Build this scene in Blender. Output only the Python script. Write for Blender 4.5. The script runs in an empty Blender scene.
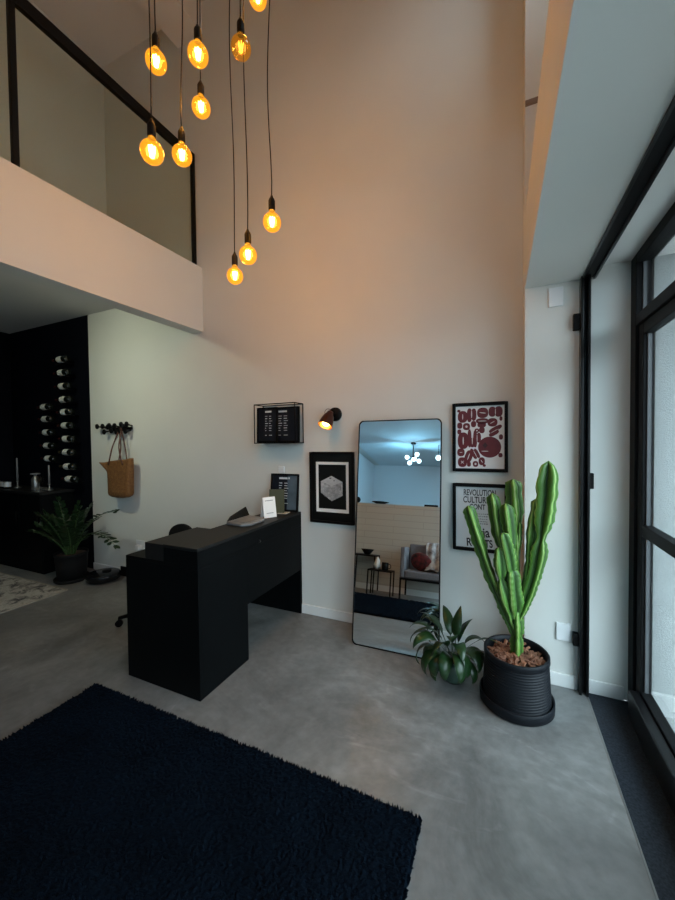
import bpy, bmesh, math, random
from mathutils import Vector, Matrix, Quaternion
random.seed(7)
SC = bpy.context.scene
COL = SC.collection
PI = math.pi

# ------------------------------------------------------------------ camera
FPX, YAW, PITCH, ROLL = 362.69, 0.42029, -0.023992, -0.011065
cam_d = bpy.data.cameras.new('camera')
cam_d.sensor_fit = 'VERTICAL'; cam_d.sensor_height = 24.0
cam_d.lens = FPX / 900.0 * 24.0
cam_d.clip_start = 0.02; cam_d.clip_end = 200
cam = bpy.data.objects.new('camera', cam_d); COL.objects.link(cam)
F = Vector((-math.sin(YAW)*math.cos(PITCH), math.cos(YAW)*math.cos(PITCH), math.sin(PITCH)))
R0 = Vector((math.cos(YAW), math.sin(YAW), 0)); U0 = R0.cross(F)
c_, s_ = math.cos(ROLL), math.sin(ROLL)
RR = R0*c_ + U0*s_; UU = U0*c_ - R0*s_
mw = Matrix.Identity(4)
for i in range(3):
    mw[i][0], mw[i][1], mw[i][2] = RR[i], UU[i], -F[i]
mw[2][3] = 1.5
cam.matrix_world = mw
SC.camera = cam

# ------------------------------------------------------------------ light and exposure
SKY_STRENGTH = 13.5
BULB_POWER = 4.2
MEZZ_LAMP_POWER = 11.0
SC.view_settings.view_transform = 'Standard'
SC.view_settings.look = 'None'
SC.view_settings.gamma = 1.0
SC.view_settings.use_curve_mapping = False
SC.view_settings.exposure = 0.0
world = bpy.data.worlds.new('world'); SC.world = world; world.use_nodes = True
bg = world.node_tree.nodes['Background']
bg.inputs['Strength'].default_value = SKY_STRENGTH
_n = world.node_tree.nodes; _l = world.node_tree.links.new          # overcast sky: brightest overhead, dim street below the horizon
_tc = _n.new('ShaderNodeTexCoord'); _sp = _n.new('ShaderNodeSeparateXYZ'); _mr = _n.new('ShaderNodeMapRange'); _cr = _n.new('ShaderNodeValToRGB')
_mr.inputs['From Min'].default_value = -1.0
_l(_tc.outputs['Generated'], _sp.inputs[0]); _l(_sp.outputs['Z'], _mr.inputs['Value']); _l(_mr.outputs['Result'], _cr.inputs['Fac']); _l(_cr.outputs['Color'], bg.inputs['Color'])
_e = _cr.color_ramp.elements
_e[0].position = 0.0; _e[0].color = (0.08, 0.085, 0.09, 1); _e[1].position = 1.0; _e[1].color = (0.74, 0.93, 1.04, 1)
for _p, _c in ((0.49, (0.10, 0.11, 0.12, 1)), (0.52, (0.24, 0.28, 0.32, 1)), (0.70, (0.51, 0.66, 0.76, 1))):
    _x = _e.new(_p); _x.color = _c

def area(name, loc, target, sx, sy, power, color, portal=False, shape='RECTANGLE'):
    l = bpy.data.lights.new(name, 'AREA'); l.shape = shape; l.size = sx
    if shape in ('RECTANGLE', 'ELLIPSE'): l.size_y = sy
    l.energy = power; l.color = color
    if portal: l.cycles.is_portal = True
    o = bpy.data.objects.new(name, l); COL.objects.link(o); o.location = loc
    o.rotation_euler = (Vector(target)-Vector(loc)).to_track_quat('-Z', 'Y').to_euler()
    return o
area('facade_portal', (0.74, 0.33, 1.25), (-1, 0.33, 1.25), 4.4, 2.5, 1, (1, 1, 1), portal=True)

# ------------------------------------------------------------------ materials
def lin(c):
    c = c/255.0
    return c/12.92 if c <= 0.04045 else ((c+0.055)/1.055)**2.4
def rgb(r, g, b): return (lin(r), lin(g), lin(b), 1.0)

def M(name, col, rough=0.5, metal=0.0, var=0.0, scale=8.0, bump=0.0, bscale=60.0, spec=0.5, col2=None, coat=0.0):
    m = bpy.data.materials.new(name); m.use_nodes = True
    nt = m.node_tree; b = nt.nodes['Principled BSDF']
    b.inputs['Base Color'].default_value = col
    b.inputs['Roughness'].default_value = rough
    b.inputs['Metallic'].default_value = metal
    b.inputs['Specular IOR Level'].default_value = spec
    b.inputs['Coat Weight'].default_value = coat
    tc = nt.nodes.new('ShaderNodeTexCoord')
    if var > 0 or col2:
        n = nt.nodes.new('ShaderNodeTexNoise'); n.inputs['Scale'].default_value = scale; n.inputs['Detail'].default_value = 6
        nt.links.new(tc.outputs['Object'], n.inputs['Vector'])
        r = nt.nodes.new('ShaderNodeValToRGB')
        c2 = col2 or tuple(min(1, x*(1+var)) for x in col[:3]) + (1,)
        c1 = col if col2 else tuple(x*(1-var) for x in col[:3]) + (1,)
        r.color_ramp.elements[0].position = 0.32; r.color_ramp.elements[0].color = c1
        r.color_ramp.elements[1].position = 0.68; r.color_ramp.elements[1].color = c2
        nt.links.new(n.outputs['Fac'], r.inputs['Fac'])
        nt.links.new(r.outputs['Color'], b.inputs['Base Color'])
    if bump > 0:
        n2 = nt.nodes.new('ShaderNodeTexNoise'); n2.inputs['Scale'].default_value = bscale; n2.inputs['Detail'].default_value = 4
        nt.links.new(tc.outputs['Object'], n2.inputs['Vector'])
        bp = nt.nodes.new('ShaderNodeBump'); bp.inputs['Strength'].default_value = bump; bp.inputs['Distance'].default_value = 0.01
        nt.links.new(n2.outputs['Fac'], bp.inputs['Height'])
        nt.links.new(bp.outputs['Normal'], b.inputs['Normal'])
    return m

def schlick(nt):
    lw = nt.nodes.new('ShaderNodeLayerWeight'); lw.inputs['Blend'].default_value = 0.5
    pw = nt.nodes.new('ShaderNodeMath'); pw.operation = 'POWER'; pw.inputs[1].default_value = 5.0
    ma = nt.nodes.new('ShaderNodeMath'); ma.operation = 'MULTIPLY_ADD'; ma.inputs[1].default_value = 0.94; ma.inputs[2].default_value = 0.04
    nt.links.new(lw.outputs['Facing'], pw.inputs[0]); nt.links.new(pw.outputs[0], ma.inputs[0])
    return ma

def glass_mat(name, tint, refl=0.08, rough=0.0, ior=1.45):
    m = bpy.data.materials.new(name); m.use_nodes = True
    nt = m.node_tree; nt.nodes.remove(nt.nodes['Principled BSDF'])
    out = nt.nodes['Material Output']
    t = nt.nodes.new('ShaderNodeBsdfTransparent'); t.inputs['Color'].default_value = tint
    g = nt.nodes.new('ShaderNodeBsdfGlossy'); g.inputs['Roughness'].default_value = rough
    fr = schlick(nt)
    mx = nt.nodes.new('ShaderNodeMixShader')
    nt.links.new(fr.outputs[0], mx.inputs['Fac'])
    nt.links.new(t.outputs['BSDF'], mx.inputs[1]); nt.links.new(g.outputs['BSDF'], mx.inputs[2])
    nt.links.new(mx.outputs['Shader'], out.inputs['Surface'])
    return m

def emit(name, col, strength):
    m = bpy.data.materials.new(name); m.use_nodes = True
    nt = m.node_tree; b = nt.nodes['Principled BSDF']
    b.inputs['Base Color'].default_value = col
    b.inputs['Emission Color'].default_value = col; b.inputs['Emission Strength'].default_value = strength
    return m

def bulb_glass(name, strength):
    m = bpy.data.materials.new(name); m.use_nodes = True
    nt = m.node_tree; nt.nodes.remove(nt.nodes['Principled BSDF'])
    out = nt.nodes['Material Output']
    t = nt.nodes.new('ShaderNodeBsdfTransparent'); t.inputs['Color'].default_value = (1.0, 0.72, 0.25, 1)
    g = nt.nodes.new('ShaderNodeBsdfGlossy'); g.inputs['Roughness'].default_value = 0.02
    e = nt.nodes.new('ShaderNodeEmission'); e.inputs['Color'].default_value = (1.0, 0.40, 0.02, 1); e.inputs['Strength'].default_value = strength
    fr = schlick(nt)
    mx = nt.nodes.new('ShaderNodeMixShader'); ad = nt.nodes.new('ShaderNodeAddShader')
    nt.links.new(fr.outputs[0], mx.inputs['Fac'])
    nt.links.new(t.outputs['BSDF'], mx.inputs[1]); nt.links.new(g.outputs['BSDF'], mx.inputs[2])
    nt.links.new(mx.outputs['Shader'], ad.inputs[0]); nt.links.new(e.outputs['Emission'], ad.inputs[1])
    nt.links.new(ad.outputs['Shader'], out.inputs['Surface'])
    return m

def concrete_mat():
    m = bpy.data.materials.new('polished_concrete'); m.use_nodes = True
    nt = m.node_tree; b = nt.nodes['Principled BSDF']; L = nt.links.new
    b.inputs['Coat Weight'].default_value = 0.35; b.inputs['Coat Roughness'].default_value = 0.28
    tc = nt.nodes.new('ShaderNodeTexCoord')
    n1 = nt.nodes.new('ShaderNodeTexNoise'); n1.inputs['Scale'].default_value = 1.6; n1.inputs['Detail'].default_value = 8; n1.inputs['Roughness'].default_value = 0.70
    n1.inputs['Distortion'].default_value = 0.6
    n2 = nt.nodes.new('ShaderNodeTexNoise'); n2.inputs['Scale'].default_value = 22; n2.inputs['Detail'].default_value = 6
    mp = nt.nodes.new('ShaderNodeMapping'); mp.inputs['Scale'].default_value = (1, 3.2, 1); mp.inputs['Rotation'].default_value = (0, 0, 0.5)
    n3 = nt.nodes.new('ShaderNodeTexNoise'); n3.inputs['Scale'].default_value = 2.6; n3.inputs['Detail'].default_value = 5; n3.inputs['Distortion'].default_value = 1.6
    L(tc.outputs['Object'], n1.inputs['Vector']); L(tc.outputs['Object'], n2.inputs['Vector'])
    L(tc.outputs['Object'], mp.inputs['Vector']); L(mp.outputs['Vector'], n3.inputs['Vector'])
    r = nt.nodes.new('ShaderNodeValToRGB')
    r.color_ramp.elements[0].position = 0.3; r.color_ramp.elements[0].color = (0.088, 0.089, 0.087, 1)
    r.color_ramp.elements[1].position = 0.72; r.color_ramp.elements[1].color = (0.245, 0.249, 0.246, 1)
    L(n1.outputs['Fac'], r.inputs['Fac'])
    r3 = nt.nodes.new('ShaderNodeValToRGB')
    r3.color_ramp.elements[0].position = 0.60; r3.color_ramp.elements[0].color = (0, 0, 0, 1)
    r3.color_ramp.elements[1].position = 0.74; r3.color_ramp.elements[1].color = (1, 1, 1, 1)
    L(n3.outputs['Fac'], r3.inputs['Fac'])
    mx = nt.nodes.new('ShaderNodeMixRGB'); mx.blend_type = 'MIX'; mx.inputs['Color2'].default_value = (0.38, 0.385, 0.38, 1)
    ml = nt.nodes.new('ShaderNodeMath'); ml.operation = 'MULTIPLY'; ml.inputs[1].default_value = 0.28
    L(r3.outputs['Color'], ml.inputs[0]); L(ml.outputs[0], mx.inputs['Fac']); L(r.outputs['Color'], mx.inputs['Color1'])
    mx2 = nt.nodes.new('ShaderNodeMixRGB'); mx2.blend_type = 'MULTIPLY'; mx2.inputs['Fac'].default_value = 0.5
    r2 = nt.nodes.new('ShaderNodeValToRGB'); r2.color_ramp.elements[0].position = 0.35; r2.color_ramp.elements[0].color = (0.62, 0.62, 0.62, 1)
    r2.color_ramp.elements[1].position = 0.65
    L(n2.outputs['Fac'], r2.inputs['Fac']); L(mx.outputs['Color'], mx2.inputs['Color1']); L(r2.outputs['Color'], mx2.inputs['Color2'])
    vo = nt.nodes.new('ShaderNodeTexVoronoi'); vo.feature = 'DISTANCE_TO_EDGE'; vo.inputs['Scale'].default_value = 2.3
    dn = nt.nodes.new('ShaderNodeTexNoise'); dn.inputs['Scale'].default_value = 1.9; dn.inputs['Detail'].default_value = 3
    mv = nt.nodes.new('ShaderNodeMixRGB'); mv.inputs['Fac'].default_value = 0.45
    L(tc.outputs['Object'], mv.inputs['Color1']); L(dn.outputs['Color'], mv.inputs['Color2']); L(mv.outputs['Color'], vo.inputs['Vector'])
    sr = nt.nodes.new('ShaderNodeMapRange'); sr.inputs['From Min'].default_value = 0.0; sr.inputs['From Max'].default_value = 0.012; sr.inputs['To Min'].default_value = 1.0; sr.inputs['To Max'].default_value = 0.0
    L(vo.outputs['Distance'], sr.inputs['Value'])
    mk = nt.nodes.new('ShaderNodeMapRange'); mk.inputs['From Min'].default_value = 0.56; mk.inputs['From Max'].default_value = 0.68; mk.inputs['To Max'].default_value = 0.30
    L(n1.outputs['Fac'], mk.inputs['Value'])
    mm = nt.nodes.new('ShaderNodeMath'); mm.operation = 'MULTIPLY'; L(sr.outputs['Result'], mm.inputs[0]); L(mk.outputs['Result'], mm.inputs[1])
    mx3 = nt.nodes.new('ShaderNodeMixRGB'); mx3.inputs['Color2'].default_value = (0.55, 0.56, 0.56, 1)
    L(mm.outputs[0], mx3.inputs['Fac']); L(mx2.outputs['Color'], mx3.inputs['Color1'])
    L(mx3.outputs['Color'], b.inputs['Base Color'])
    rr = nt.nodes.new('ShaderNodeMapRange'); rr.inputs['To Min'].default_value = 0.34; rr.inputs['To Max'].default_value = 0.56
    L(n3.outputs['Fac'], rr.inputs['Value']); L(rr.outputs['Result'], b.inputs['Roughness'])
    bp = nt.nodes.new('ShaderNodeBump'); bp.inputs['Strength'].default_value = 0.06; bp.inputs['Distance'].default_value = 0.01
    L(n2.outputs['Fac'], bp.inputs['Height']); L(bp.outputs['Normal'], b.inputs['Normal'])
    return m

def cream_panel_mat():
    m = M('cream_boarding', (0.66, 0.58, 0.44, 1), 0.6)
    nt = m.node_tree; b = nt.nodes['Principled BSDF']
    br = nt.nodes.new('ShaderNodeTexBrick'); tc = nt.nodes['Texture Coordinate']
    mp = nt.nodes.new('ShaderNodeMapping'); mp.inputs['Rotation'].default_value = (PI/2, 0, 0)
    nt.links.new(tc.outputs['Object'], mp.inputs['Vector']); nt.links.new(mp.outputs['Vector'], br.inputs['Vector'])
    br.inputs['Scale'].default_value = 1.0; br.inputs['Brick Width'].default_value = 0.9; br.inputs['Row Height'].default_value = 0.095
    br.inputs['Mortar Size'].default_value = 0.005
    br.inputs['Color1'].default_value = (0.55, 0.525, 0.465, 1); br.inputs['Color2'].default_value = (0.535, 0.51, 0.45, 1); br.inputs['Mortar'].default_value = (0.45, 0.425, 0.37, 1)
    nt.links.new(br.outputs['Color'], b.inputs['Base Color'])
    return m

def oriental_mat():
    m = bpy.data.materials.new('faded_rug_pattern'); m.use_nodes = True
    nt = m.node_tree; b = nt.nodes['Principled BSDF']; L = nt.links.new
    b.inputs['Roughness'].default_value = 0.95
    tc = nt.nodes.new('ShaderNodeTexCoord')
    v = nt.nodes.new('ShaderNodeTexVoronoi'); v.inputs['Scale'].default_value = 7.0; v.feature = 'SMOOTH_F1'
    n = nt.nodes.new('ShaderNodeTexNoise'); n.inputs['Scale'].default_value = 9; n.inputs['Detail'].default_value = 9; n.inputs['Roughness'].default_value = 0.75; n.inputs['Distortion'].default_value = 1.2
    L(tc.outputs['Object'], v.inputs['Vector']); L(tc.outputs['Object'], n.inputs['Vector'])
    a = nt.nodes.new('ShaderNodeMath'); a.operation = 'MULTIPLY_ADD'; a.inputs[1].default_value = 0.25
    L(v.outputs['Distance'], a.inputs[0]); L(n.outputs['Fac'], a.inputs[2])
    r = nt.nodes.new('ShaderNodeValToRGB'); e = r.color_ramp.elements
    e[0].position = 0.47; e[0].color = (0.045, 0.046, 0.048, 1)
    e[1].position = 0.75; e[1].color = (0.31, 0.295, 0.26, 1)
    x = e.new(0.56); x.color = (0.20, 0.192, 0.176, 1)
    x = e.new(0.64); x.color = (0.42, 0.40, 0.355, 1)
    L(a.outputs[0], r.inputs['Fac']); L(r.outputs['Color'], b.inputs['Base Color'])
    return m

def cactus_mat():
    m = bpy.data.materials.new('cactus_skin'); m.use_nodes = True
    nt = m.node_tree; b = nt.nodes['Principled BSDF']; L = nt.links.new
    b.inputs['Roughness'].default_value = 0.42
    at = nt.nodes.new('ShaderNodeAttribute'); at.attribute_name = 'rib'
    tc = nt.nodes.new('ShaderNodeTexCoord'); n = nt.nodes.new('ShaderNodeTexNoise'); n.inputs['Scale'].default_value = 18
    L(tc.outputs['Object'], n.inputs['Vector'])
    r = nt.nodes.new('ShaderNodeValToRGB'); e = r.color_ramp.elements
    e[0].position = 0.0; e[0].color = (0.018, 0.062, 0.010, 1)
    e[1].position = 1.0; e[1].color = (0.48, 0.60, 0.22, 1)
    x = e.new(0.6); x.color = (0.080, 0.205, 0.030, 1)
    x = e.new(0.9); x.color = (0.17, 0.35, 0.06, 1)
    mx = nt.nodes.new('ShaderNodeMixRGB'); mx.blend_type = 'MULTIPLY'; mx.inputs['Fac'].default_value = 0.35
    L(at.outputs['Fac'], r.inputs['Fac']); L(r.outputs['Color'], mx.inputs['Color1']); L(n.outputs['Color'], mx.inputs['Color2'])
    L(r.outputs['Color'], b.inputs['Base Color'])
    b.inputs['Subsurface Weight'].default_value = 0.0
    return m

WALLC = (0.675, 0.675, 0.635, 1)
m_wall = M('wall_paint', WALLC, 0.7, var=0.02, scale=2, bump=0.03, bscale=90)
m_ceil = M('ceiling_paint', (0.70, 0.68, 0.65, 1), 0.8)
m_navy = M('navy_wall_paint', (0.0022, 0.0030, 0.0062, 1), 0.7, spec=0.08, var=0.1, scale=3)
m_base = M('white_skirting', (0.78, 0.78, 0.76, 1), 0.45)
m_conc = concrete_mat()
m_entry = M('dark_granite', (0.006, 0.0085, 0.0125, 1), 0.55, col2=(0.026, 0.034, 0.048, 1), spec=0.22, scale=130, bump=0.06, bscale=150)
m_out_floor = M('pale_paving', (0.29, 0.295, 0.29, 1), 0.7, var=0.06, scale=6)
m_out_wall = M('textured_render', (0.27, 0.285, 0.28, 1), 0.85, var=0.05, scale=30, bump=0.35, bscale=120)
m_black = M('black_metal', (0.0045, 0.0046, 0.005, 1), 0.5, spec=0.12)
m_blackgloss = M('black_steel', (0.004, 0.004, 0.0045, 1), 0.3, spec=0.35)
m_desk = M('black_laminate', (0.0020, 0.0027, 0.0031, 1), 0.5, var=0.12, scale=5, spec=0.08)
m_desktop = M('black_matt_top', (0.0085, 0.0085, 0.0082, 1), 0.55, spec=0.25)
m_mirror = M('mirror_silver', (0.86, 0.90, 0.90, 1), 0.0, 1.0)
m_shag = M('navy_shag', (0.0007, 0.0016, 0.0034, 1), 1.0, col2=(0.0018, 0.0042, 0.0085, 1), scale=4, bump=1.0, bscale=260, spec=0.05)
_b = m_shag.node_tree.nodes['Principled BSDF']; _b.inputs['Sheen Weight'].default_value = 0.10; _b.inputs['Sheen Tint'].default_value = (0.05,0.16,0.32,1); _b.inputs['Sheen Roughness'].default_value = 0.4
m_fade = oriental_mat()
m_fringe = M('rug_binding', (0.27, 0.25, 0.215, 1), 0.95, var=0.1, scale=60)
m_amber = bulb_glass('amber_glass', 0.56)
m_amberdim = bulb_glass('amber_glass_dim', 0.10)
m_fil = emit('glowing_filament', (1.0, 0.72, 0.30, 1), 45)
m_fildim = emit('dim_filament', (1.0, 0.55, 0.12, 1), 5)
m_spotbulb = emit('warm_spot_bulb', (1.0, 0.72, 0.30, 1), 9)
m_globe = emit('white_globe_glass', (0.70, 0.90, 1.0, 1), 5)
m_panel = emit('ceiling_disc_diffuser', (1.0, 0.95, 0.8, 1), 6)
m_socket = M('black_bakelite', (0.004, 0.0036, 0.0034, 1), 0.5, spec=0.15)
m_copper = M('copper_black_shade', (0.050, 0.012, 0.006, 1), 0.35, 0.5)
m_copperin = M('copper_lining', (0.75, 0.36, 0.10, 1), 0.3, 0.9)
m_door_glass = glass_mat('door_glass', (0.97, 0.985, 0.98, 1))
m_rail_glass = glass_mat('railing_glass', (0.93, 0.96, 0.92, 1))
m_pic_glass = M('picture_glass_black', (0.005, 0.0055, 0.007, 1), 0.15, spec=0.3)
m_slate = M('slate_print', (0.009, 0.011, 0.017, 1), 0.3, spec=0.3, var=0.25, scale=6)
m_bluereflect = M('painted_blue_reflection', (0.085, 0.12, 0.15, 1), 0.25, var=0.2, scale=10)  # bluish reflection of the menu glass, put into the colour
m_ink = M('pale_print', (0.62, 0.65, 0.67, 1), 0.5)
m_inkdim = M('grey_print', (0.40, 0.43, 0.45, 1), 0.5)
m_paper = M('white_paper', (0.78, 0.78, 0.77, 1), 0.6)
m_papershade = M('shaded_white_paper', (0.60, 0.62, 0.63, 1), 0.45)  # white poster paper with its shading painted in as grey
m_red = M('deep_red_ink', (0.125, 0.007, 0.011, 1), 0.45, var=0.12, scale=25)
m_txt = M('black_ink', (0.012, 0.012, 0.013, 1), 0.6)
m_greytxt = M('grey_ink', (0.22, 0.23, 0.24, 1), 0.6)
m_hex = M('grey_stone_print', (0.20, 0.20, 0.205, 1), 0.5, col2=(0.50, 0.50, 0.51, 1), scale=38)
m_matboard = M('black_mat_board', (0.0055, 0.006, 0.0055, 1), 0.4, spec=0.2, var=0.2, scale=5)
m_straw = M('woven_straw', (0.13, 0.052, 0.012, 1), 0.8, col2=(0.22, 0.095, 0.024, 1), scale=45, bump=0.8, bscale=110)
m_leather = M('brown_leather', (0.075, 0.022, 0.010, 1), 0.5)
m_bottle = M('dark_bottle_glass', (0.006, 0.008, 0.006, 1), 0.08)
m_label = M('bottle_label', (0.66, 0.65, 0.60, 1), 0.6)
m_foil = M('red_foil', (0.10, 0.012, 0.010, 1), 0.35, 0.4)
m_foilgold = M('olive_foil', (0.13, 0.11, 0.04, 1), 0.35, 0.4)
m_clear = glass_mat('clear_tableware', (0.92, 0.93, 0.93, 1))
m_candle = M('grey_candle', (0.20, 0.20, 0.20, 1), 0.5)
m_silver = M('dull_silver', (0.30, 0.30, 0.29, 1), 0.35, 0.8)
m_leafdark = M('dark_leaf', (0.0055, 0.016, 0.005, 1), 0.42, col2=(0.012, 0.032, 0.010, 1), scale=12, spec=0.3)
m_lily = M('lily_leaf', (0.005, 0.020, 0.006, 1), 0.32, col2=(0.015, 0.050, 0.012, 1), scale=9)
m_stem = M('green_stem', (0.04, 0.085, 0.022, 1), 0.5)
m_pot = M('black_plastic_pot', (0.0060, 0.0075, 0.0105, 1), 0.5, var=0.1, scale=9, spec=0.2)
m_potgreen = M('green_glass_pot', (0.030, 0.055, 0.042, 1), 0.22)
m_soil = M('potting_soil', (0.05, 0.025, 0.014, 1), 0.95, bump=1.0, bscale=60)
m_bark = M('bark_chip', (0.085, 0.028, 0.014, 1), 0.85, col2=(0.27, 0.115, 0.06, 1), scale=16, bump=0.4, bscale=60)
m_cactus = cactus_mat()
m_bead = M('grey_gasket', (0.07, 0.075, 0.08, 1), 0.5)
m_plate = M('white_plastic', (0.76, 0.77, 0.77, 1), 0.4)
m_chair = M('black_mesh_fabric', (0.006, 0.006, 0.0065, 1), 0.8, spec=0.2)
m_greycloth = M('grey_folder', (0.15, 0.15, 0.15, 1), 0.6, var=0.2, scale=12)
m_olive = M('olive_cover', (0.052, 0.055, 0.024, 1), 0.6)
m_creamcard = M('cream_card', (0.42, 0.40, 0.34, 1), 0.6)
m_cream = cream_panel_mat()
m_sofa = M('grey_upholstery', (0.15, 0.15, 0.165, 1), 0.9, var=0.08, scale=40, bump=0.2, bscale=200)
m_throw = M('pale_grey_throw', (0.10, 0.10, 0.11, 1), 0.9, col2=(0.55, 0.55, 0.56, 1), scale=11)
m_cush = M('red_black_cushion', (0.010, 0.008, 0.008, 1), 0.9, col2=(0.20, 0.018, 0.020, 1), scale=20)
m_blueroom = M('cool_room_paint', (0.66, 0.70, 0.73, 1), 0.75)

# ------------------------------------------------------------------ mesh helpers
ORG = {}
class MB:
    def __init__(s): s.v = []; s.f = []; s.mi = []; s.sm = []; s.attr = {}
    def add(s, vs, fs, mi=0, smooth=False):
        n = len(s.v); s.v += [Vector(p) for p in vs]
        for f in fs: s.f.append([i+n for i in f]); s.mi.append(mi); s.sm.append(smooth)
        return n
    def box(s, lo, hi, mi=0, mat=None):
        x0, y0, z0 = lo; x1, y1, z1 = hi
        vs = [(x0,y0,z0),(x1,y0,z0),(x1,y1,z0),(x0,y1,z0),(x0,y0,z1),(x1,y0,z1),(x1,y1,z1),(x0,y1,z1)]
        if mat: vs = [mat @ Vector(p) for p in vs]
        s.add(vs, [(0,3,2,1),(4,5,6,7),(0,1,5,4),(1,2,6,5),(2,3,7,6),(3,0,4,7)], mi); return s
    def prism(s, poly, z0, z1, mi=0):
        n = len(poly)
        vs = [(x,y,z0) for x,y in poly] + [(x,y,z1) for x,y in poly]
        s.add(vs, [tuple(range(n-1,-1,-1)), tuple(range(n,2*n))] + [(i,(i+1)%n,(i+1)%n+n,i+n) for i in range(n)], mi); return s
    def xz(s, poly, y0, y1, mi=0):      # polygon in x,z extruded along y
        n = len(poly)
        vs = [(x,y0,z) for x,z in poly] + [(x,y1,z) for x,z in poly]
        s.add(vs, [tuple(range(n)), tuple(range(2*n-1,n-1,-1))] + [(i+n,(i+1)%n+n,(i+1)%n,i) for i in range(n)], mi); return s
    def cyl(s, p0, p1, r0, r1=None, n=16, mi=0, cap=True):
        r1 = r0 if r1 is None else r1
        p0, p1 = Vector(p0), Vector(p1); d = (p1-p0).normalized()
        a = d.orthogonal().normalized(); b = d.cross(a)
        vs = []
        for p, r in ((p0,r0),(p1,r1)):
            for i in range(n):
                t = 2*PI*i/n; vs.append(p + (a*math.cos(t)+b*math.sin(t))*r)
        s.add(vs, [(i,(i+1)%n,(i+1)%n+n,i+n) for i in range(n)], mi, True)
        if cap: s.add(vs, [tuple(range(n-1,-1,-1)), tuple(range(n,2*n))], mi)
        return s
    def lathe(s, prof, c=(0,0,0), n=32, mi=0, axis=None, smooth=True):  # prof: (r, h)
        c = Vector(c)
        d = Vector(axis).normalized() if axis else Vector((0,0,1))
        a = Vector((1,0,0)) if not axis else d.orthogonal().normalized(); b = d.cross(a)
        vs = []
        for r, h in prof:
            for i in range(n):
                t = 2*PI*i/n; vs.append(c + d*h + (a*math.cos(t)+b*math.sin(t))*max(r,1e-5))
        fs = []
        for k in range(len(prof)-1):
            for i in range(n):
                j = (i+1) % n; fs.append((k*n+i, k*n+j, (k+1)*n+j, (k+1)*n+i))
        s.add(vs, fs, mi, smooth); return s
    def tube(s, pts, r, n=8, mi=0, closed=False):
        pts = [Vector(p) for p in pts]; m = len(pts)
        rs = r if isinstance(r, (list, tuple)) else [r]*m
        vs = []; a = None
        for k in range(m):
            if closed: d = pts[(k+1)%m]-pts[k-1]
            else: d = pts[min(k+1,m-1)]-pts[max(k-1,0)]
            d.normalize()
            a = d.orthogonal().normalized() if a is None else (a - d*a.dot(d)).normalized()
            b = d.cross(a)
            for i in range(n):
                t = 2*PI*i/n; vs.append(pts[k] + (a*math.cos(t)+b*math.sin(t))*rs[k])
        fs = []
        for k in range(m if closed else m-1):
            k2 = (k+1) % m
            for i in range(n):
                j = (i+1)%n; fs.append((k*n+i,k*n+j,k2*n+j,k2*n+i))
        s.add(vs, fs, mi, True)
        if not closed: s.add(vs, [tuple(range(n-1,-1,-1)), tuple(range((m-1)*n, m*n))], mi)
        return s
    def sphere(s, c, r, n=20, mi=0, sc=(1,1,1)):
        vs = []; fs = []; m = n//2
        for k in range(m+1):
            ph = PI*k/m
            for i in range(n):
                t = 2*PI*i/n
                rr = max(math.sin(ph), 1e-4)
                vs.append((c[0]+r*sc[0]*rr*math.cos(t), c[1]+r*sc[1]*rr*math.sin(t), c[2]+r*sc[2]*math.cos(ph)))
        for k in range(m):
            for i in range(n):
                j = (i+1)%n; fs.append((k*n+i,(k+1)*n+i,(k+1)*n+j,k*n+j))
        s.add(vs, fs, mi, True); return s
    def build(s, name, mats, parent=None, bevel=0.0, segs=2, local=False, kind=None, subsurf=0):
        mats = mats if isinstance(mats, (list, tuple)) else [mats]
        if parent is not None: o0 = Vector((0,0,0)) if local else ORG[parent.name]
        else:
            xs = [p.x for p in s.v]; ys = [p.y for p in s.v]; zs = [p.z for p in s.v]
            o0 = Vector(((min(xs)+max(xs))/2, (min(ys)+max(ys))/2, min(zs)))
        me = bpy.data.meshes.new(name)
        me.from_pydata([tuple(p-o0) for p in s.v], [], s.f)
        for m in mats: me.materials.append(m)
        me.polygons.foreach_set('material_index', s.mi)
        me.polygons.foreach_set('use_smooth', s.sm)
        for an, vals in s.attr.items():
            at = me.attributes.new(an, 'FLOAT', 'POINT')
            at.data.foreach_set('value', vals + [0.0]*(len(s.v)-len(vals)))
        me.validate(); me.update()
        bm = bmesh.new(); bm.from_mesh(me)
        bmesh.ops.remove_doubles(bm, verts=bm.verts, dist=1e-6)
        bmesh.ops.recalc_face_normals(bm, faces=bm.faces)
        bm.to_mesh(me); bm.free()
        o = bpy.data.objects.new(name, me); COL.objects.link(o)
        if parent is not None: o.parent = parent; ORG[o.name] = o0
        else: o.location = o0; ORG[o.name] = o0
        if bevel > 0:
            b = o.modifiers.new('bevel', 'BEVEL'); b.width = bevel; b.segments = segs; b.limit_method = 'ANGLE'; b.angle_limit = math.radians(40)
        if subsurf:
            b = o.modifiers.new('smooth', 'SUBSURF'); b.levels = subsurf; b.render_levels = subsurf
        if kind: o['kind'] = kind
        return o

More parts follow.
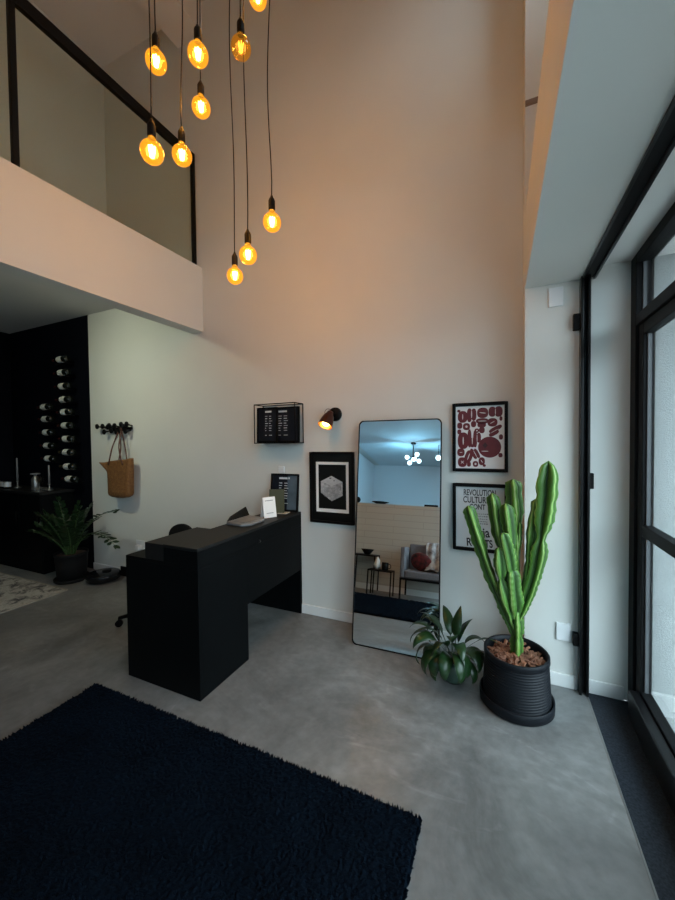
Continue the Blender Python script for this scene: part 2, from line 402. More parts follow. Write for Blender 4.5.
def tag(o, label, cat, group=None):
    o['label'] = label; o['category'] = cat
    if group: o['group'] = group
    return o
def thing(name, label, cat, loc=(0,0,0), rz=0, group=None, local=False):
    o = bpy.data.objects.new(name, None); COL.objects.link(o); o.empty_display_size = 0.05
    o.location = loc; o.rotation_euler = (0,0,rz)
    ORG[o.name] = Vector((0,0,0)) if local else Vector(loc)
    return tag(o, label, cat, group)
def struct(name, mb, m, **k): return mb.build(name, m, kind='structure', **k)
def dup(root, loc, label, group=None, rz=None):
    r = root.copy(); COL.objects.link(r); r.location = loc; r['label'] = label
    if group: r['group'] = group
    if rz is not None: r.rotation_euler = (0,0,rz)
    for ch in list(root.children):
        c = ch.copy(); COL.objects.link(c); c.parent = r
        for g in list(ch.children):
            d = g.copy(); COL.objects.link(d); d.parent = c
    return r
def text_mesh(body, size, sx=1.0, offset=0.0):
    cu = bpy.data.curves.new('lettering', 'FONT'); cu.body = body; cu.size = size; cu.align_x = 'CENTER'; cu.offset = offset; cu.extrude = 0.0003
    o = bpy.data.objects.new('lettering', cu); COL.objects.link(o)
    dg = bpy.context.evaluated_depsgraph_get(); dg.update()
    me = bpy.data.meshes.new_from_object(o.evaluated_get(dg))
    vs = [v.co.copy() for v in me.vertices]; fs = [tuple(p.vertices) for p in me.polygons]
    bpy.data.objects.remove(o); bpy.data.meshes.remove(me); bpy.data.curves.remove(cu)
    return [Vector((v.x*sx, v.y, v.z)) for v in vs], fs
def catmull(pts, n=8):
    pts = [Vector(p) for p in pts]
    if len(pts) == 2: return [pts[0].lerp(pts[1], i/n) for i in range(n+1)]
    P = [pts[0]*2-pts[1]] + pts + [pts[-1]*2-pts[-2]]
    out = []
    for k in range(1, len(P)-2):
        p0,p1,p2,p3 = P[k-1:k+3]
        for i in range(n):
            t = i/n
            out.append(0.5*((2*p1)+(p2-p0)*t+(2*p0-5*p1+4*p2-p3)*t*t+(3*p1-p0-3*p2+p3)*t**3))
    out.append(pts[-1]); return out

# ================================================================== SETTING
D = 2.75; DC = 2.53; TOP = 5.71; XC = 0.143; XG = 0.667
ZC, ZC2 = 2.424, 2.484
struct('floor', MB().box((-6.3,-6.2,-0.12), (0.466,2.9,0.0)), m_conc)
struct('floor_entry', MB().box((0.472,-6.2,-0.12), (0.80,2.53,-0.002)), m_entry)
struct('trim_floor_joint', MB().box((0.466,-6.2,-0.12), (0.472,2.53,0.0015)), m_silver)
struct('pavement_outside', MB().box((0.80,-6.2,-0.14), (3.6,2.53,-0.03)), m_out_floor)
struct('wall_back', MB().box((-4.444,D,0.0), (0.60,D+0.15,TOP)), m_wall)
struct('wall_back_navy', MB().box((-6.3,D,0.0), (-4.444,D+0.15,3.03)), m_navy)
struct('wall_left', MB().box((-6.3,-6.2,0.0), (-6.14,D,3.03)), m_navy)
struct('wall_mezzanine_left', MB().box((-4.20,-0.6,3.21), (-4.054,D,TOP)), m_wall)
struct('ceiling_mezzanine', MB().prism([(-6.3,-6.2),(-2.99,-6.2),(-2.86,-0.6),(-2.79,D),(-6.3,D)], 3.025, 3.205), m_ceil)
struct('beam_mezzanine', MB().prism([(-2.66,D),(-2.80,D),(-2.905,-0.65),(-2.765,-0.65)], 2.589, 3.213), m_wall)
struct('ceiling', MB().box((-4.3,-0.6,TOP), (0.95,D+0.15,TOP+0.15)), m_ceil)
struct('beam_ceiling', MB().prism([(-2.60,D),(-2.917,D),(-3.01,-0.6),(-2.70,-0.6)], 5.42, TOP), m_ceil)
# entry: projecting pier, dropped ceiling and beam
struct('wall_entry', MB().box((XC,DC,0.0), (XG+0.05,D,TOP)), m_wall)
struct('beam_entry', MB().box((XC,-6.2,ZC), (0.431,DC,2.88)), m_wall)
struct('ceiling_entry', MB().box((0.431,-6.2,ZC2), (0.95,DC,2.88)), m_ceil)
struct('trim_ledge', MB().box((XC,DC-0.012,3.515), (0.42,DC,3.545)), M('brown_ledge', (0.20,0.13,0.085,1), 0.6))
w = MB(); wy0, wy1, wz0, wz1 = 1.55, 2.35, 4.55, 5.35
w.box((0.72,-0.6,2.88), (0.87,wy0,TOP)); w.box((0.72,wy0,2.88), (0.87,wy1,wz0)); w.box((0.72,wy0,wz1), (0.87,wy1,TOP)); w.box((0.72,wy1,2.88), (0.87,DC,TOP))
struct('wall_right_upper', w, m_wall)
wf = MB(); e_ = 0.04
wf.box((0.77,wy0,wz0),(0.81,wy1,wz0+e_)); wf.box((0.77,wy0,wz1-e_),(0.81,wy1,wz1)); wf.box((0.77,wy0,wz0+e_),(0.81,wy0+e_,wz1-e_)); wf.box((0.77,wy1-e_,wz0+e_),(0.81,wy1,wz1-e_))
win = struct('window_1', wf, m_black)
MB().box((0.788,wy0+e_,wz0+e_),(0.792,wy1-e_,wz1-e_)).build('window_pane', m_door_glass, win)
struct('wall_front_upper', MB().box((-4.2,-0.75,3.205), (0.87,-0.6,TOP)), m_wall)
struct('ceiling_back_room', MB().prism([(-2.99,-6.2),(XC,-6.2),(XC,-0.6),(-2.86,-0.6)], 3.0, 3.205), m_blueroom)
struct('wall_back_room', MB().box((-6.3,-6.2,0.0), (0.95,-5.95,3.0)), m_blueroom)
struct('wall_back_room_left', MB().box((-3.30,-5.95,0.0), (-3.15,-0.9,3.0)), m_blueroom)
struct('wall_half', MB().box((-3.15,-0.50,0.0), (-0.36,-0.35,1.285)), m_cream)
struct('baseboard_half', MB().box((-3.15,-0.35,0.0), (-0.36,-0.337,0.08)), m_base)
struct('baseboard_back', MB().box((-4.444,D-0.013,0.0), (XC,D,0.08)), m_base, bevel=0.003)
struct('baseboard_side', MB().box((XC-0.013,DC-0.013,0.0), (XC,D-0.013,0.08)), m_base)
struct('baseboard_entry', MB().box((XC-0.013,DC-0.013,0.0), (0.418,DC,0.08)).box((0.475,DC-0.013,0.0), (XG-0.02,DC,0.08)), m_base, bevel=0.003)
# outside the glass
struct('wall_outside', MB().box((XG+0.05,DC,-0.14), (3.6,D,3.2)), m_out_wall)
struct('baseboard_outside', MB().box((XG+0.06,DC-0.02,-0.03), (3.6,DC,0.085)), M('outside_skirting', (0.40, 0.41, 0.40, 1), 0.6))
struct('ceiling_outside', MB().box((0.95,-6.2,2.62), (1.35,DC,2.80)), m_out_wall)
struct('trim_soffit_pipe', MB().cyl((0.95,2.2,2.6),(1.35,2.2,2.6),0.018), m_silver)

# ------------------------------------------------------------------ glazed front: door and fixed lights
def glazing(name, y1, y0, hinge_wide):
    """frame from y1 (far) down to y0 (near); bars and panes as parts"""
    fr = MB(); a = 0.085 if hinge_wide else 0.05
    fr.box((XG,y1-a,-0.002), (XG+0.075,y1,ZC2)); fr.box((XG,y0,-0.002), (XG+0.075,y0+0.05,ZC2))
    fr.box((XG,y0+0.05,ZC2-0.05), (XG+0.075,y1-a,ZC2)); fr.box((XG,y0+0.05,2.10), (XG+0.075,y1-a,2.158))
    o = struct(name, fr, m_black, bevel=0.004)
    X0, X1 = XG+0.012, XG+0.06
    lf = MB(); b0, b1 = y0+0.055, y1-a-0.005
    lf.box((X0,b1-0.07,0.01), (X1,b1,2.095)); lf.box((X0,b0,0.01), (X1,b0+0.07,2.095))
    lf.box((X0,b0+0.07,2.038), (X1,b1-0.07,2.095)); lf.box((X0,b0+0.07,0.985), (X1,b1-0.07,1.045)); lf.box((X0,b0+0.07,0.01), (X1,b1-0.07,0.16))
    l = lf.build('door_leaf', m_black, o, bevel=0.003)
    for z0, z1 in ((0.16,0.985),(1.045,2.038)):
        p = MB().box((XG+0.034,b0+0.07,z0),(XG+0.040,b1-0.07,z1)).build('glass_pane', m_door_glass, l)
    MB().box((XG+0.034,y0+0.05,2.158),(XG+0.040,y1-a,ZC2-0.05)).build('transom_pane', m_door_glass, o)
    bead = MB()
    for yy in (b1-0.078, b0+0.07):
        for z0, z1 in ((0.16,0.985),(1.045,2.038)): bead.box((XG+0.029,yy,z0),(XG+0.045,yy+0.008,z1))
    bead.box((XG+0.029,y1-a-0.008,2.158),(XG+0.045,y1-a,ZC2-0.05))
    bead.build('glazing_bead', m_bead, o)
    return o
for k, nm in enumerate(('door_1','window_2','window_3','window_4')):
    glazing(nm, DC-k*1.10, DC-1.10-k*1.10, k == 0)
struct('wall_right_light_block', MB().box((XG,-6.2,-0.12), (XG+0.2,DC-4.4,ZC2)), m_wall)  # unseen solid stretch, added to keep daylight out of the back room
struct('trim_threshold', MB().box((0.630,DC-4.4,-0.002), (XG+0.01,2.385,0.150)), m_blackgloss, bevel=0.006)

# rolling shutter guide against the pier
t = thing('shutter_guide', 'black steel shutter guide standing against the white pier beside the glass door', 'shutter guide', (0.459,2.51,0))
g = MB(); y0 = DC-0.055
g.box((0.425,y0,0.0),(0.439,DC,ZC)); g.box((0.460,y0,0.0),(0.473,DC,ZC)); g.box((0.439,DC-0.016,0.0),(0.460,DC,ZC))
g.build('channel', m_blackgloss, t, bevel=0.002)
for (x0,x1,z0,z1) in ((0.391,0.425,2.13,2.222),(0.397,0.425,0.277,0.352),(0.473,0.494,1.21,1.30)):
    MB().box((x0,DC-0.04,z0),(x1,DC-0.006,z1)).build('latch', m_black, t, bevel=0.003)
t = thing('shutter_rail', 'long black steel rail recessed along the white entry ceiling above the threshold', 'ceiling rail', (0.465,-1.7,2.40))
g = MB(); g.box((0.4315,-5.9,ZC-0.012),(0.441,DC-0.012,ZC2)); g.box((0.490,-5.9,ZC-0.012),(0.502,DC-0.012,ZC2)); g.box((0.441,-5.9,ZC2-0.02),(0.490,DC-0.012,ZC2))
g.build('channel', m_blackgloss, t)
bb = MB(); bb.box((0.441,-5.9,ZC),(0.490,DC-0.012,ZC+0.012)); bb.build('slat_end', m_black, t)

# ================================================================== MEZZANINE RAILING
t = thing('glass_railing', 'black framed glass railing along the edge of the mezzanine', 'railing', (-2.74,1.0,3.213))
def rx(y): return -2.735-(2.75-y)*0.0105
r = MB(); r.prism([(rx(2.74)-0.02,2.74),(rx(2.74)+0.02,2.74),(rx(-0.55)+0.02,-0.55),(rx(-0.55)-0.02,-0.55)], 4.235, 4.318); r.build('handrail', m_black, t, bevel=0.004)
posts = [2.725, 1.29, -0.15]
for y in posts:
    MB().box((rx(y)-0.016,y-0.017,3.213),(rx(y)+0.016,y+0.017,4.235)).build('post', m_black, t, bevel=0.002)
for a_, b_ in ((2.70,1.315),(1.265,-0.125)):
    MB().prism([(rx(a_)-0.005,a_),(rx(a_)+0.005,a_),(rx(b_)+0.005,b_),(rx(b_)-0.005,b_)], 3.225, 4.235).build('glass_panel', m_rail_glass, t)
MB().prism([(rx(2.7)-0.012,2.70),(rx(2.7)+0.012,2.70),(rx(-.125)+0.012,-.125),(rx(-.125)-0.012,-.125)], 3.213, 3.225).build('glass_shoe', m_black, t)

# ================================================================== PENDANT BULBS
def bulb_profile():
    R = 0.0475; pr = [(0.0005,-R)]
    for i in range(1, 15):
        a = -PI/2 + i*(PI*0.86)/14
        pr.append((R*math.cos(a), R*math.sin(a)))
    pr += [(0.0175,0.049),(0.0150,0.058),(0.0145,0.066)]
    return pr
def pendant(loc, ztop, label, wob, dim=False, proto=None):
    t = thing('pendant_bulb', label, 'pendant lamp', loc, 0, 'amber globe bulbs hanging on black cords', local=True)
    if proto is None:
        g = MB().lathe(bulb_profile(), n=28).build('glass_globe', m_amberdim if dim else m_amber, t, local=True)
        fl = MB()
        for k in range(6):
            a = k*PI/3
            fl.cyl((0.006*math.cos(a),0.006*math.sin(a),-0.020),(0.012*math.cos(a+.3),0.012*math.sin(a+.3),0.022),0.0016 if dim else 0.0042,n=6)
        fl.build('filament', m_fildim if dim else m_fil, t, local=True)
        MB().lathe([(0.0005,0.060),(0.016,0.060),(0.0175,0.066),(0.0175,0.110),(0.015,0.118),(0.008,0.130),(0.004,0.142),(0.0005,0.142)], n=20).build('socket', m_socket, t, local=True)
    else:
        for ch in list(proto.children):
            if ch.type == 'MESH' and not ch.name.startswith('cord'):
                c = ch.copy(); COL.objects.link(c); c.parent = t
    H = ztop - loc[2]
    pts = []; n = 40
    for i in range(n+1):
        u = i/n; z = 0.14 + (H-0.14)*u
        env = math.sin(PI*u)
        pts.append((wob*env**0.5*math.sin(4.2*(z-0.14)+loc[0]*9), wob*0.6*env*math.cos(3.1*z+loc[1]*7), z))
    MB().tube(pts, 0.0030, 6).build('cord', m_socket, t, local=True)
    L = bpy.data.lights.new('bulb_light', 'POINT'); L.energy = BULB_POWER*(0.25 if dim else 1.0); L.color = (1.0, 0.51, 0.17); L.shadow_soft_size = 0.03
    lo = bpy.data.objects.new('bulb_light', L); COL.objects.link(lo); lo.parent = t
    return t
BULBS = [
 ((-1.489,1.270,3.330), 'lit amber bulb high at the left end of the hanging cluster', 0.006),
 ((-1.370,1.137,2.775), 'large lit amber bulb hanging lowest at the left, against the black handrail', 0.014),
 ((-1.307,1.352,3.361), 'lit amber bulb hanging directly above another bulb in the upper middle', 0.006),
 ((-1.438,1.502,3.288), 'smaller lit amber bulb just beneath the upper middle bulb', 0.006),
 ((-1.449,1.377,2.955), 'lit amber bulb at the end of the black handrail, on a kinked cord', 0.022),
 ((-1.121,1.436,3.392), 'amber bulb glowing dimly so its filament loops show', 0.004),
 ((-1.096,1.638,2.677), 'lit amber bulb hanging alone farthest right on a wavy cord', 0.026),
 ((-1.246,1.627,2.533), 'lit amber bulb second lowest of all, beside the lowest one', 0.008),
 ((-1.434,1.745,2.506), 'lowest lit amber bulb of the hanging cluster', 0.008),
 ((-1.175,1.655,3.885), 'lit amber bulb cut by the top edge of the view', 0.004),
]
proto = None
for i, (loc, lab, wob) in enumerate(BULBS):
    loc = (loc[0], loc[1], loc[2]-0.018)
    if i == 5: pendant(loc, 5.66, lab, wob, dim=True)
    else:
        p = pendant(loc, 5.66, lab, wob, proto=proto)
        if proto is None: proto = p
cn = MB().lathe([(0.0005,5.66),(0.40,5.66),(0.40,5.705),(0.0005,5.71)], (-1.29,1.44,0), n=48).build('ceiling_canopy', m_black)
tag(cn, 'round black ceiling plate carrying the pendant bulb cords', 'ceiling plate')

# ================================================================== MEZZANINE CEILING LAMP (outside the frame, lights the left wall)
t = thing('ceiling_lamp', 'round flat lamp on the ceiling under the mezzanine', 'ceiling lamp', (-3.62,1.22,3.0))
MB().lathe([(0.0005,0.0),(0.11,0.0),(0.11,0.025),(0.0005,0.025)], (-3.62,1.22,3.0), n=32).build('lamp_body', m_plate, t)
MB().lathe([(0.0005,-0.003),(0.095,-0.003),(0.095,0.0),(0.0005,0.0)], (-3.62,1.22,3.0), n=32).build('diffuser', m_panel, t)
area('mezzanine_lamp_light', (-3.62,1.22,2.985), (-3.75,2.75,1.75), 0.19, 0.19, MEZZ_LAMP_POWER, (0.96,1.0,0.74), shape='DISK').data.spread = math.radians(118)

# ================================================================== RECEPTION DESK
X0, X1, Y0, Y1 = -2.195, -1.582, 1.555, 2.746
t = thing('reception_desk', 'tall matt black reception desk standing at right angles to the wall', 'desk', ((X0+X1)/2,(Y0+Y1)/2,0))
th = 0.025
MB().box((X0,Y0,0),(X1,Y0+th,0.765)).build('end_panel', m_desk, t, bevel=0.0015)
MB().box((X0+0.02,Y1-th,0),(X1,Y1,0.765)).build('end_panel', m_desk, t, bevel=0.0015)
MB().box((X1-th,Y0+th,0),(X1,2.0,0.765)).build('front_panel', m_desk, t, bevel=0.0015)
MB().box((X1-th,2.0,0.385),(X1,Y1-th,0.765)).build('front_panel', m_desk, t, bevel=0.0015)
MB().box((X0+0.02,1.99,0),(X1-th,2.0+0.012,0.765)).build('inner_panel', m_desk, t)
MB().box((X0,Y0,0.765),(X1,Y1,0.785)).build('desk_top', m_desk, t, bevel=0.002)
c = MB(); c.box((X1-th,Y0,0.785),(X1,Y1,0.872)); c.box((-1.855,Y0,0.785),(X1-th,Y0+th,0.872)); c.box((-1.855,Y0+th,0.785),(-1.835,Y1,0.872))
c.build('upper_box', m_desk, t, bevel=0.0015)
MB().box((-1.858,Y0,0.872),(X1,Y1,0.89)).build('counter_shelf', m_desktop, t, bevel=0.002)
MB().box((-2.02,Y0+0.003,0.785),(-1.860,1.985,0.885)).build('side_box', m_desktop, t, bevel=0.003)
MB().lathe([(0.0005,0.006),(0.010,0.006),(0.011,0.0),(0.0005,0.0)], (X1,2.142,0.786), axis=(1,0,0), n=16).build('lock', m_blackgloss, t)

# office chair behind
t = thing('office_chair', 'black office chair on castors pushed in behind the reception desk', 'chair', (-2.625,2.10,0), math.radians(-14), local=True)
MB().lathe([(0.0005,0.42),(0.17,0.42),(0.19,0.435),(0.192,0.465),(0.175,0.485),(0.0005,0.495)], n=40).build('seat', m_chair, t, local=True)
bk = MB(); n = 16
pts = []
for i in range(n+1):
    a = -PI/2 + PI*i/n
    u = math.sin(a)
    pts.append(u)
fr = []
prof = []
for i in range(25):
    a = PI*i/24
    prof.append((0.215*math.cos(a), 0.66+0.12*math.sin(a)))
poly = prof + [(-0.20,0.50),(0.20,0.50)]
vsA = []; 
for (x,z) in poly: vsA.append((x, 0.24+0.30*x*x*-1.0+0.02*(z-0.5)/0.28, z))
nn = len(poly)
vsB = [(x,y+0.03,z) for x,y,z in vsA]
bk.add(vsA+vsB, [tuple(range(nn)), tuple(range(2*nn-1,nn-1,-1))]+[(i+nn,(i+1)%nn+nn,(i+1)%nn,i) for i in range(nn)])
bk.build('backrest', m_chair, t, bevel=0.008, local=True)
MB().box((-0.03,0.10,0.40),(0.03,0.30,0.42)).box((-0.03,0.27,0.40),(0.03,0.295,0.58)).build('back_bracket', m_black, t, local=True)
MB().cyl((0,0,0.10),(0,0,0.42),0.028).build('gas_lift', m_black, t, local=True)
b = MB()
for k in range(5):
    a = k*2*PI/5 + math.radians(229)
    b.tube([(0,0,0.11),(0.14*math.cos(a),0.14*math.sin(a),0.10),(0.27*math.cos(a),0.27*math.sin(a),0.072)], [0.024,0.02,0.015], 8)
b.build('star_base', m_black, t, local=True)
for k in range(5):
    a = k*2*PI/5 + math.radians(229); cx, cy = 0.27*math.cos(a), 0.27*math.sin(a)
    MB().cyl((cx-0.012*math.sin(a),cy+0.012*math.cos(a),0.029),(cx+0.012*math.sin(a),cy-0.012*math.cos(a),0.029),0.028,n=16).cyl((cx,cy,0.03),(cx,cy,0.075),0.008,n=8).build('caster', m_black, t, local=True)

# ------------------------------------------------------------------ things on the desk
ZT = 0.8905
t = thing('document_tray', 'grey document pouch with a raised black flap on the reception desk', 'tray', (-1.755,2.30,ZT))
p = MB(); p.prism([(-1.850,2.10),(-1.70,2.08),(-1.645,2.13),(-1.650,2.30),(-1.70,2.355),(-1.850,2.37)], ZT, ZT+0.022)
p.build('pouch', m_greycloth, t, bevel=0.009, segs=3)
q = MB(); q.add([(-1.845,2.11,ZT+0.022),(-1.845,2.37,ZT+0.022),(-1.885,2.38,ZT+0.085),(-1.870,2.18,ZT+0.045),
                 (-1.853,2.11,ZT+0.022),(-1.853,2.37,ZT+0.022),(-1.893,2.38,ZT+0.085),(-1.878,2.18,ZT+0.045)],
                [(0,1,2,3),(7,6,5,4),(0,4,5,1),(1,5,6,2),(2,6,7,3),(3,7,4,0)])
q.build('flap', m_black, t)
MB().prism([(-1.80,2.13),(-1.69,2.12),(-1.68,2.31),(-1.79,2.33)], ZT+0.0225, ZT+0.026).build('paper_sheet', m_greycloth, t)
t = thing('tent_card', 'small white folded tent card standing on the reception desk', 'card', (-1.715,2.450,ZT), math.radians(60), local=True)
for sgn in (1, -1):
    mt = Matrix.Translation((0,-0.035*sgn,0)) @ Matrix.Rotation(math.radians(-11*sgn), 4, 'X')
    MB().box((-0.055,-0.0015,0.001),(0.055,0.0015,0.165), mat=mt).build('card_panel', m_paper, t, local=True)
mt = Matrix.Translation((0,-0.035,0)) @ Matrix.Rotation(math.radians(-11), 4, 'X')
MB().box((-0.035,-0.0026,0.135),(0.035,-0.0016,0.141), mat=mt).build('printed_line', m_greytxt, t, local=True)
MB().box((-0.03,-0.0026,0.035),(0.03,-0.0016,0.040), mat=mt).build('printed_line', m_greytxt, t, local=True)
t = thing('menu_booklet', 'dark olive booklet standing upright against the framed menu on the desk', 'booklet', (-1.735,2.60,ZT), math.radians(24), local=True)
mt = Matrix.Rotation(math.radians(-6), 4, 'X')
MB().box((-0.062,-0.004,0.0015),(0.062,0.0,0.205), mat=mt).box((-0.062,0.012,0.0015),(0.062,0.016,0.205), mat=mt).box((-0.066,-0.004,0.0015),(-0.062,0.016,0.205), mat=mt).build('cover', m_olive, t, local=True)
MB().box((-0.061,0.001,0.004),(0.058,0.011,0.20), mat=mt).build('pages', m_creamcard, t, local=True)
tag(MB().prism([(-1.725,2.585),(-1.645,2.60),(-1.650,2.68),(-1.72,2.665)], ZT, ZT+0.004).build('flat_card', m_creamcard), 'cream card lying flat on the desk in front of the framed menu', 'card')

def framed_menu(label, w_, h_, loc, rotx, heading_x, blue=False):
    t = thing('framed_menu', label, 'framed menu', loc, 0, 'framed black price lists', local=True)
    t.rotation_euler = (rotx,0,0)
    f = MB(); b_ = 0.014
    f.box((0,-0.016,0),(b_,0.0,h_)); f.box((w_-b_,-0.016,0),(w_,0.0,h_)); f.box((b_,-0.016,0),(w_-b_,0.0,b_)); f.box((b_,-0.016,h_-b_),(w_-b_,0.0,h_))
    f.build('frame', m_black, t, bevel=0.0015, local=True)
    p = MB(); p.box((b_,-0.008,b_),(w_-b_,-0.002,h_-b_), 0)
    if blue: p.box((w_*0.60,-0.0085,b_),(w_-b_,-0.008,h_-b_), 3)  # reflection in the glass, painted as a bluish panel on the right
    y0, y1 = -0.0098, -0.0085
    hx = heading_x
    p.box((hx,y0,h_*0.855),(hx+w_*0.30,y1,h_*0.905), 1)
    if blue: p.box((hx+w_*0.33,y0,h_*0.86),(hx+w_*0.38,y1,h_*0.91), 1)
    rnd = random.Random(3)
    for i in range(9):
        z = h_*(0.74-0.068*i)
        for c0, c1 in ((hx,hx+w_*0.13),(hx+w_*0.19,hx+w_*0.34)):
            if i == 7: continue
            p.box((c0,y0,z),(c1-rnd.random()*0.02,y1,z+0.006), 1 if (i % 2 or blue) else 2)
    p.build('price_list', [m_slate, m_ink, m_inkdim, m_bluereflect], t, local=True)
    return t
framed_menu('framed black price list standing on the desk against the wall', 0.285, 0.325, (-1.876,2.715,ZT+0.002), math.radians(-5), 0.085, True)
t = thing('wall_plate', 'small white wall plate above the framed price list on the desk', 'wall plate', (-1.775,D,1.235))
MB().box((-1.808,D-0.012,1.225),(-1.744,D,1.285)).build('plate', m_plate, t, bevel=0.008, segs=3)

# ------------------------------------------------------------------ wall rack with two price lists
t = thing('wall_rack', 'black wire wall rack holding two price lists above the desk', 'wall rack', (-1.76,2.68,1.485))
xa, xb, ya, yb, za, zb = -1.965, -1.545, 2.605, D-0.003, 1.487, 1.826
MB().box((xa,ya,za),(xb,yb,za+0.008)).build('shelf', m_black, t)
r = MB(); rr_ = 0.0045
for x in (xa+rr_, xb-rr_):
    r.tube([(x,ya+rr_,za),(x,ya+rr_,zb)], rr_, 6); r.tube([(x,yb-rr_,za),(x,yb-rr_,zb)], rr_, 6); r.tube([(x,ya+rr_,zb),(x,yb-rr_,zb)], rr_, 6)
r.tube([(xa+rr_,ya+rr_,zb),(xb-rr_,ya+rr_,zb)], rr_, 6); r.tube([(xa+rr_,yb-rr_,zb),(xb-rr_,yb-rr_,zb)], rr_, 6)
r.build('wire_frame', m_black, t)
framed_menu('narrower black price list at the left inside the wire wall rack', 0.215, 0.305, (xa+0.004,2.655,za+0.009), math.radians(-1.5), 0.085)
framed_menu('wider black price list at the right inside the wire wall rack', 0.285, 0.305, (xb-0.290,2.688,za+0.009), math.radians(-1.5), 0.075)

# ------------------------------------------------------------------ wall lamp
t = thing('wall_lamp', 'black and copper spotlight with a lit bulb on the wall above the framed picture', 'wall lamp', (-1.243,D,1.723))
c0 = Vector((-1.243,D,1.723))
MB().lathe([(0.0005,0.030),(0.045,0.030),(0.056,0.022),(0.058,0.0),(0.0005,0.0)], c0, axis=(0,-1,0), n=28).build('wall_base', m_black, t)
sd = Vector((-0.16,-0.50,-0.88)).normalized(); s0 = Vector((-1.246,D-0.100,1.728))
MB().tube([c0+Vector((0,-0.028,0)), c0+Vector((-0.003,-0.06,0.004)), s0], 0.010, 10).build('arm', m_black, t)
loop = [s0+Vector((-0.018+0.03*math.cos(a),0.0,0.005+0.030*math.sin(a))) for a in [i*PI/8 for i in range(2,11)]]
MB().tube(loop, 0.0022, 6).build('wire', m_copper, t)
sh = MB().lathe([(0.0005,-0.014),(0.022,-0.012),(0.028,0.0),(0.032,0.014),(0.043,0.032),(0.052,0.070),(0.058,0.120)], s0, axis=sd, n=32).build('lamp_shade', m_copper, t)
MB().lathe([(0.057,0.119),(0.050,0.070),(0.040,0.036),(0.0005,0.028)], s0, axis=sd, n=32).build('shade_lining', m_copperin, t)
MB().sphere(tuple(s0+sd*0.088), 0.034, 20).build('bulb', m_spotbulb, t)
sl = bpy.data.lights.new('spot_bulb_light', 'SPOT'); sl.energy = 7; sl.color = (1.0,0.72,0.40); sl.spot_size = math.radians(110); sl.spot_blend = 0.7; sl.shadow_soft_size = 0.03
so = bpy.data.objects.new('spot_bulb_light', sl); COL.objects.link(so); so.parent = t; so.location = (s0+sd*0.128)-c0
so.rotation_euler = sd.to_track_quat('-Z','Y').to_euler()

# ------------------------------------------------------------------ pictures
def frame_ring(x0,x1,z0,z1,b_,dep):
    f = MB(); yf = D-dep
    f.box((x0,yf,z0),(x0+b_,D-0.001,z1)); f.box((x1-b_,yf,z0),(x1,D-0.001,z1)); f.box((x0+b_,yf,z0),(x1-b_,D-0.001,z0+b_)); f.box((x0+b_,yf,z1-b_),(x1-b_,D-0.001,z1))
    return f
t = thing('framed_picture', 'black framed picture of a grey hexagonal block, hung between lamp and mirror', 'picture', (-1.286,D,0.813))
frame_ring(-1.481,-1.077,0.815,1.411,0.018,0.03).build('frame', m_black, t, bevel=0.002)
MB().box((-1.464,D-0.012,0.832),(-1.094,D-0.002,1.394)).build('mat_board', m_matboard, t)
b = MB(); x0,x1,z0,z1,bw = -1.425,-1.127,0.906,1.328,0.022; y_ = (D-0.015, D-0.012)
for lo, hi in (((x0,z0),(x0+bw,z1)),((x1-bw,z0),(x1,z1)),((x0+bw,z0),(x1-bw,z0+bw*1.3)),((x0+bw,z1-bw),(x1-bw,z1))):
    b.box((lo[0],y_[0],lo[1]),(hi[0],y_[1],hi[1]))
b.build('white_border', m_paper, t)
hx = [(-1.381,1.164),(-1.282,1.212),(-1.182,1.163),(-1.182,1.050),(-1.281,1.000),(-1.381,1.068)]
h = MB(); h.xz(hx, D-0.0135, D-0.012, 0)
h.add([(-1.381,D-0.0139,1.164),(-1.282,D-0.0139,1.212),(-1.182,D-0.0139,1.163),(-1.282,D-0.0139,1.128)], [(0,1,2,3)], 1)
for (a_,b_,w_,hh) in ((-1.300,1.188,0.018,0.008),(-1.262,1.168,0.010,0.008)): h.box((a_,D-0.0145,b_),(a_+w_,D-0.0135,b_+hh), 2)
rnd = random.Random(11)
for i in range(9):
    for k in range(2):
        xx = -1.368+k*0.098+rnd.random()*0.02; zz = 1.12-i*0.0095-(0 if k == 0 else 0.0)
        if zz < 1.03 and i > 7: continue
        h.box((xx,D-0.0142,zz-0.006),(xx+0.05,D-0.0134,zz-0.003), 3)
h.build('hexagon_print', [m_hex, M('pale_stone_print',(0.46,0.46,0.47,1),0.5,var=0.1,scale=40), m_txt, m_greytxt], t)

def poster(label, x0, x1, z0, z1):
    t = thing('framed_poster', label, 'poster', ((x0+x1)/2,D,z0))
    frame_ring(x0,x1,z0,z1,0.022,0.025).build('frame', m_black, t, bevel=0.002)
    return t
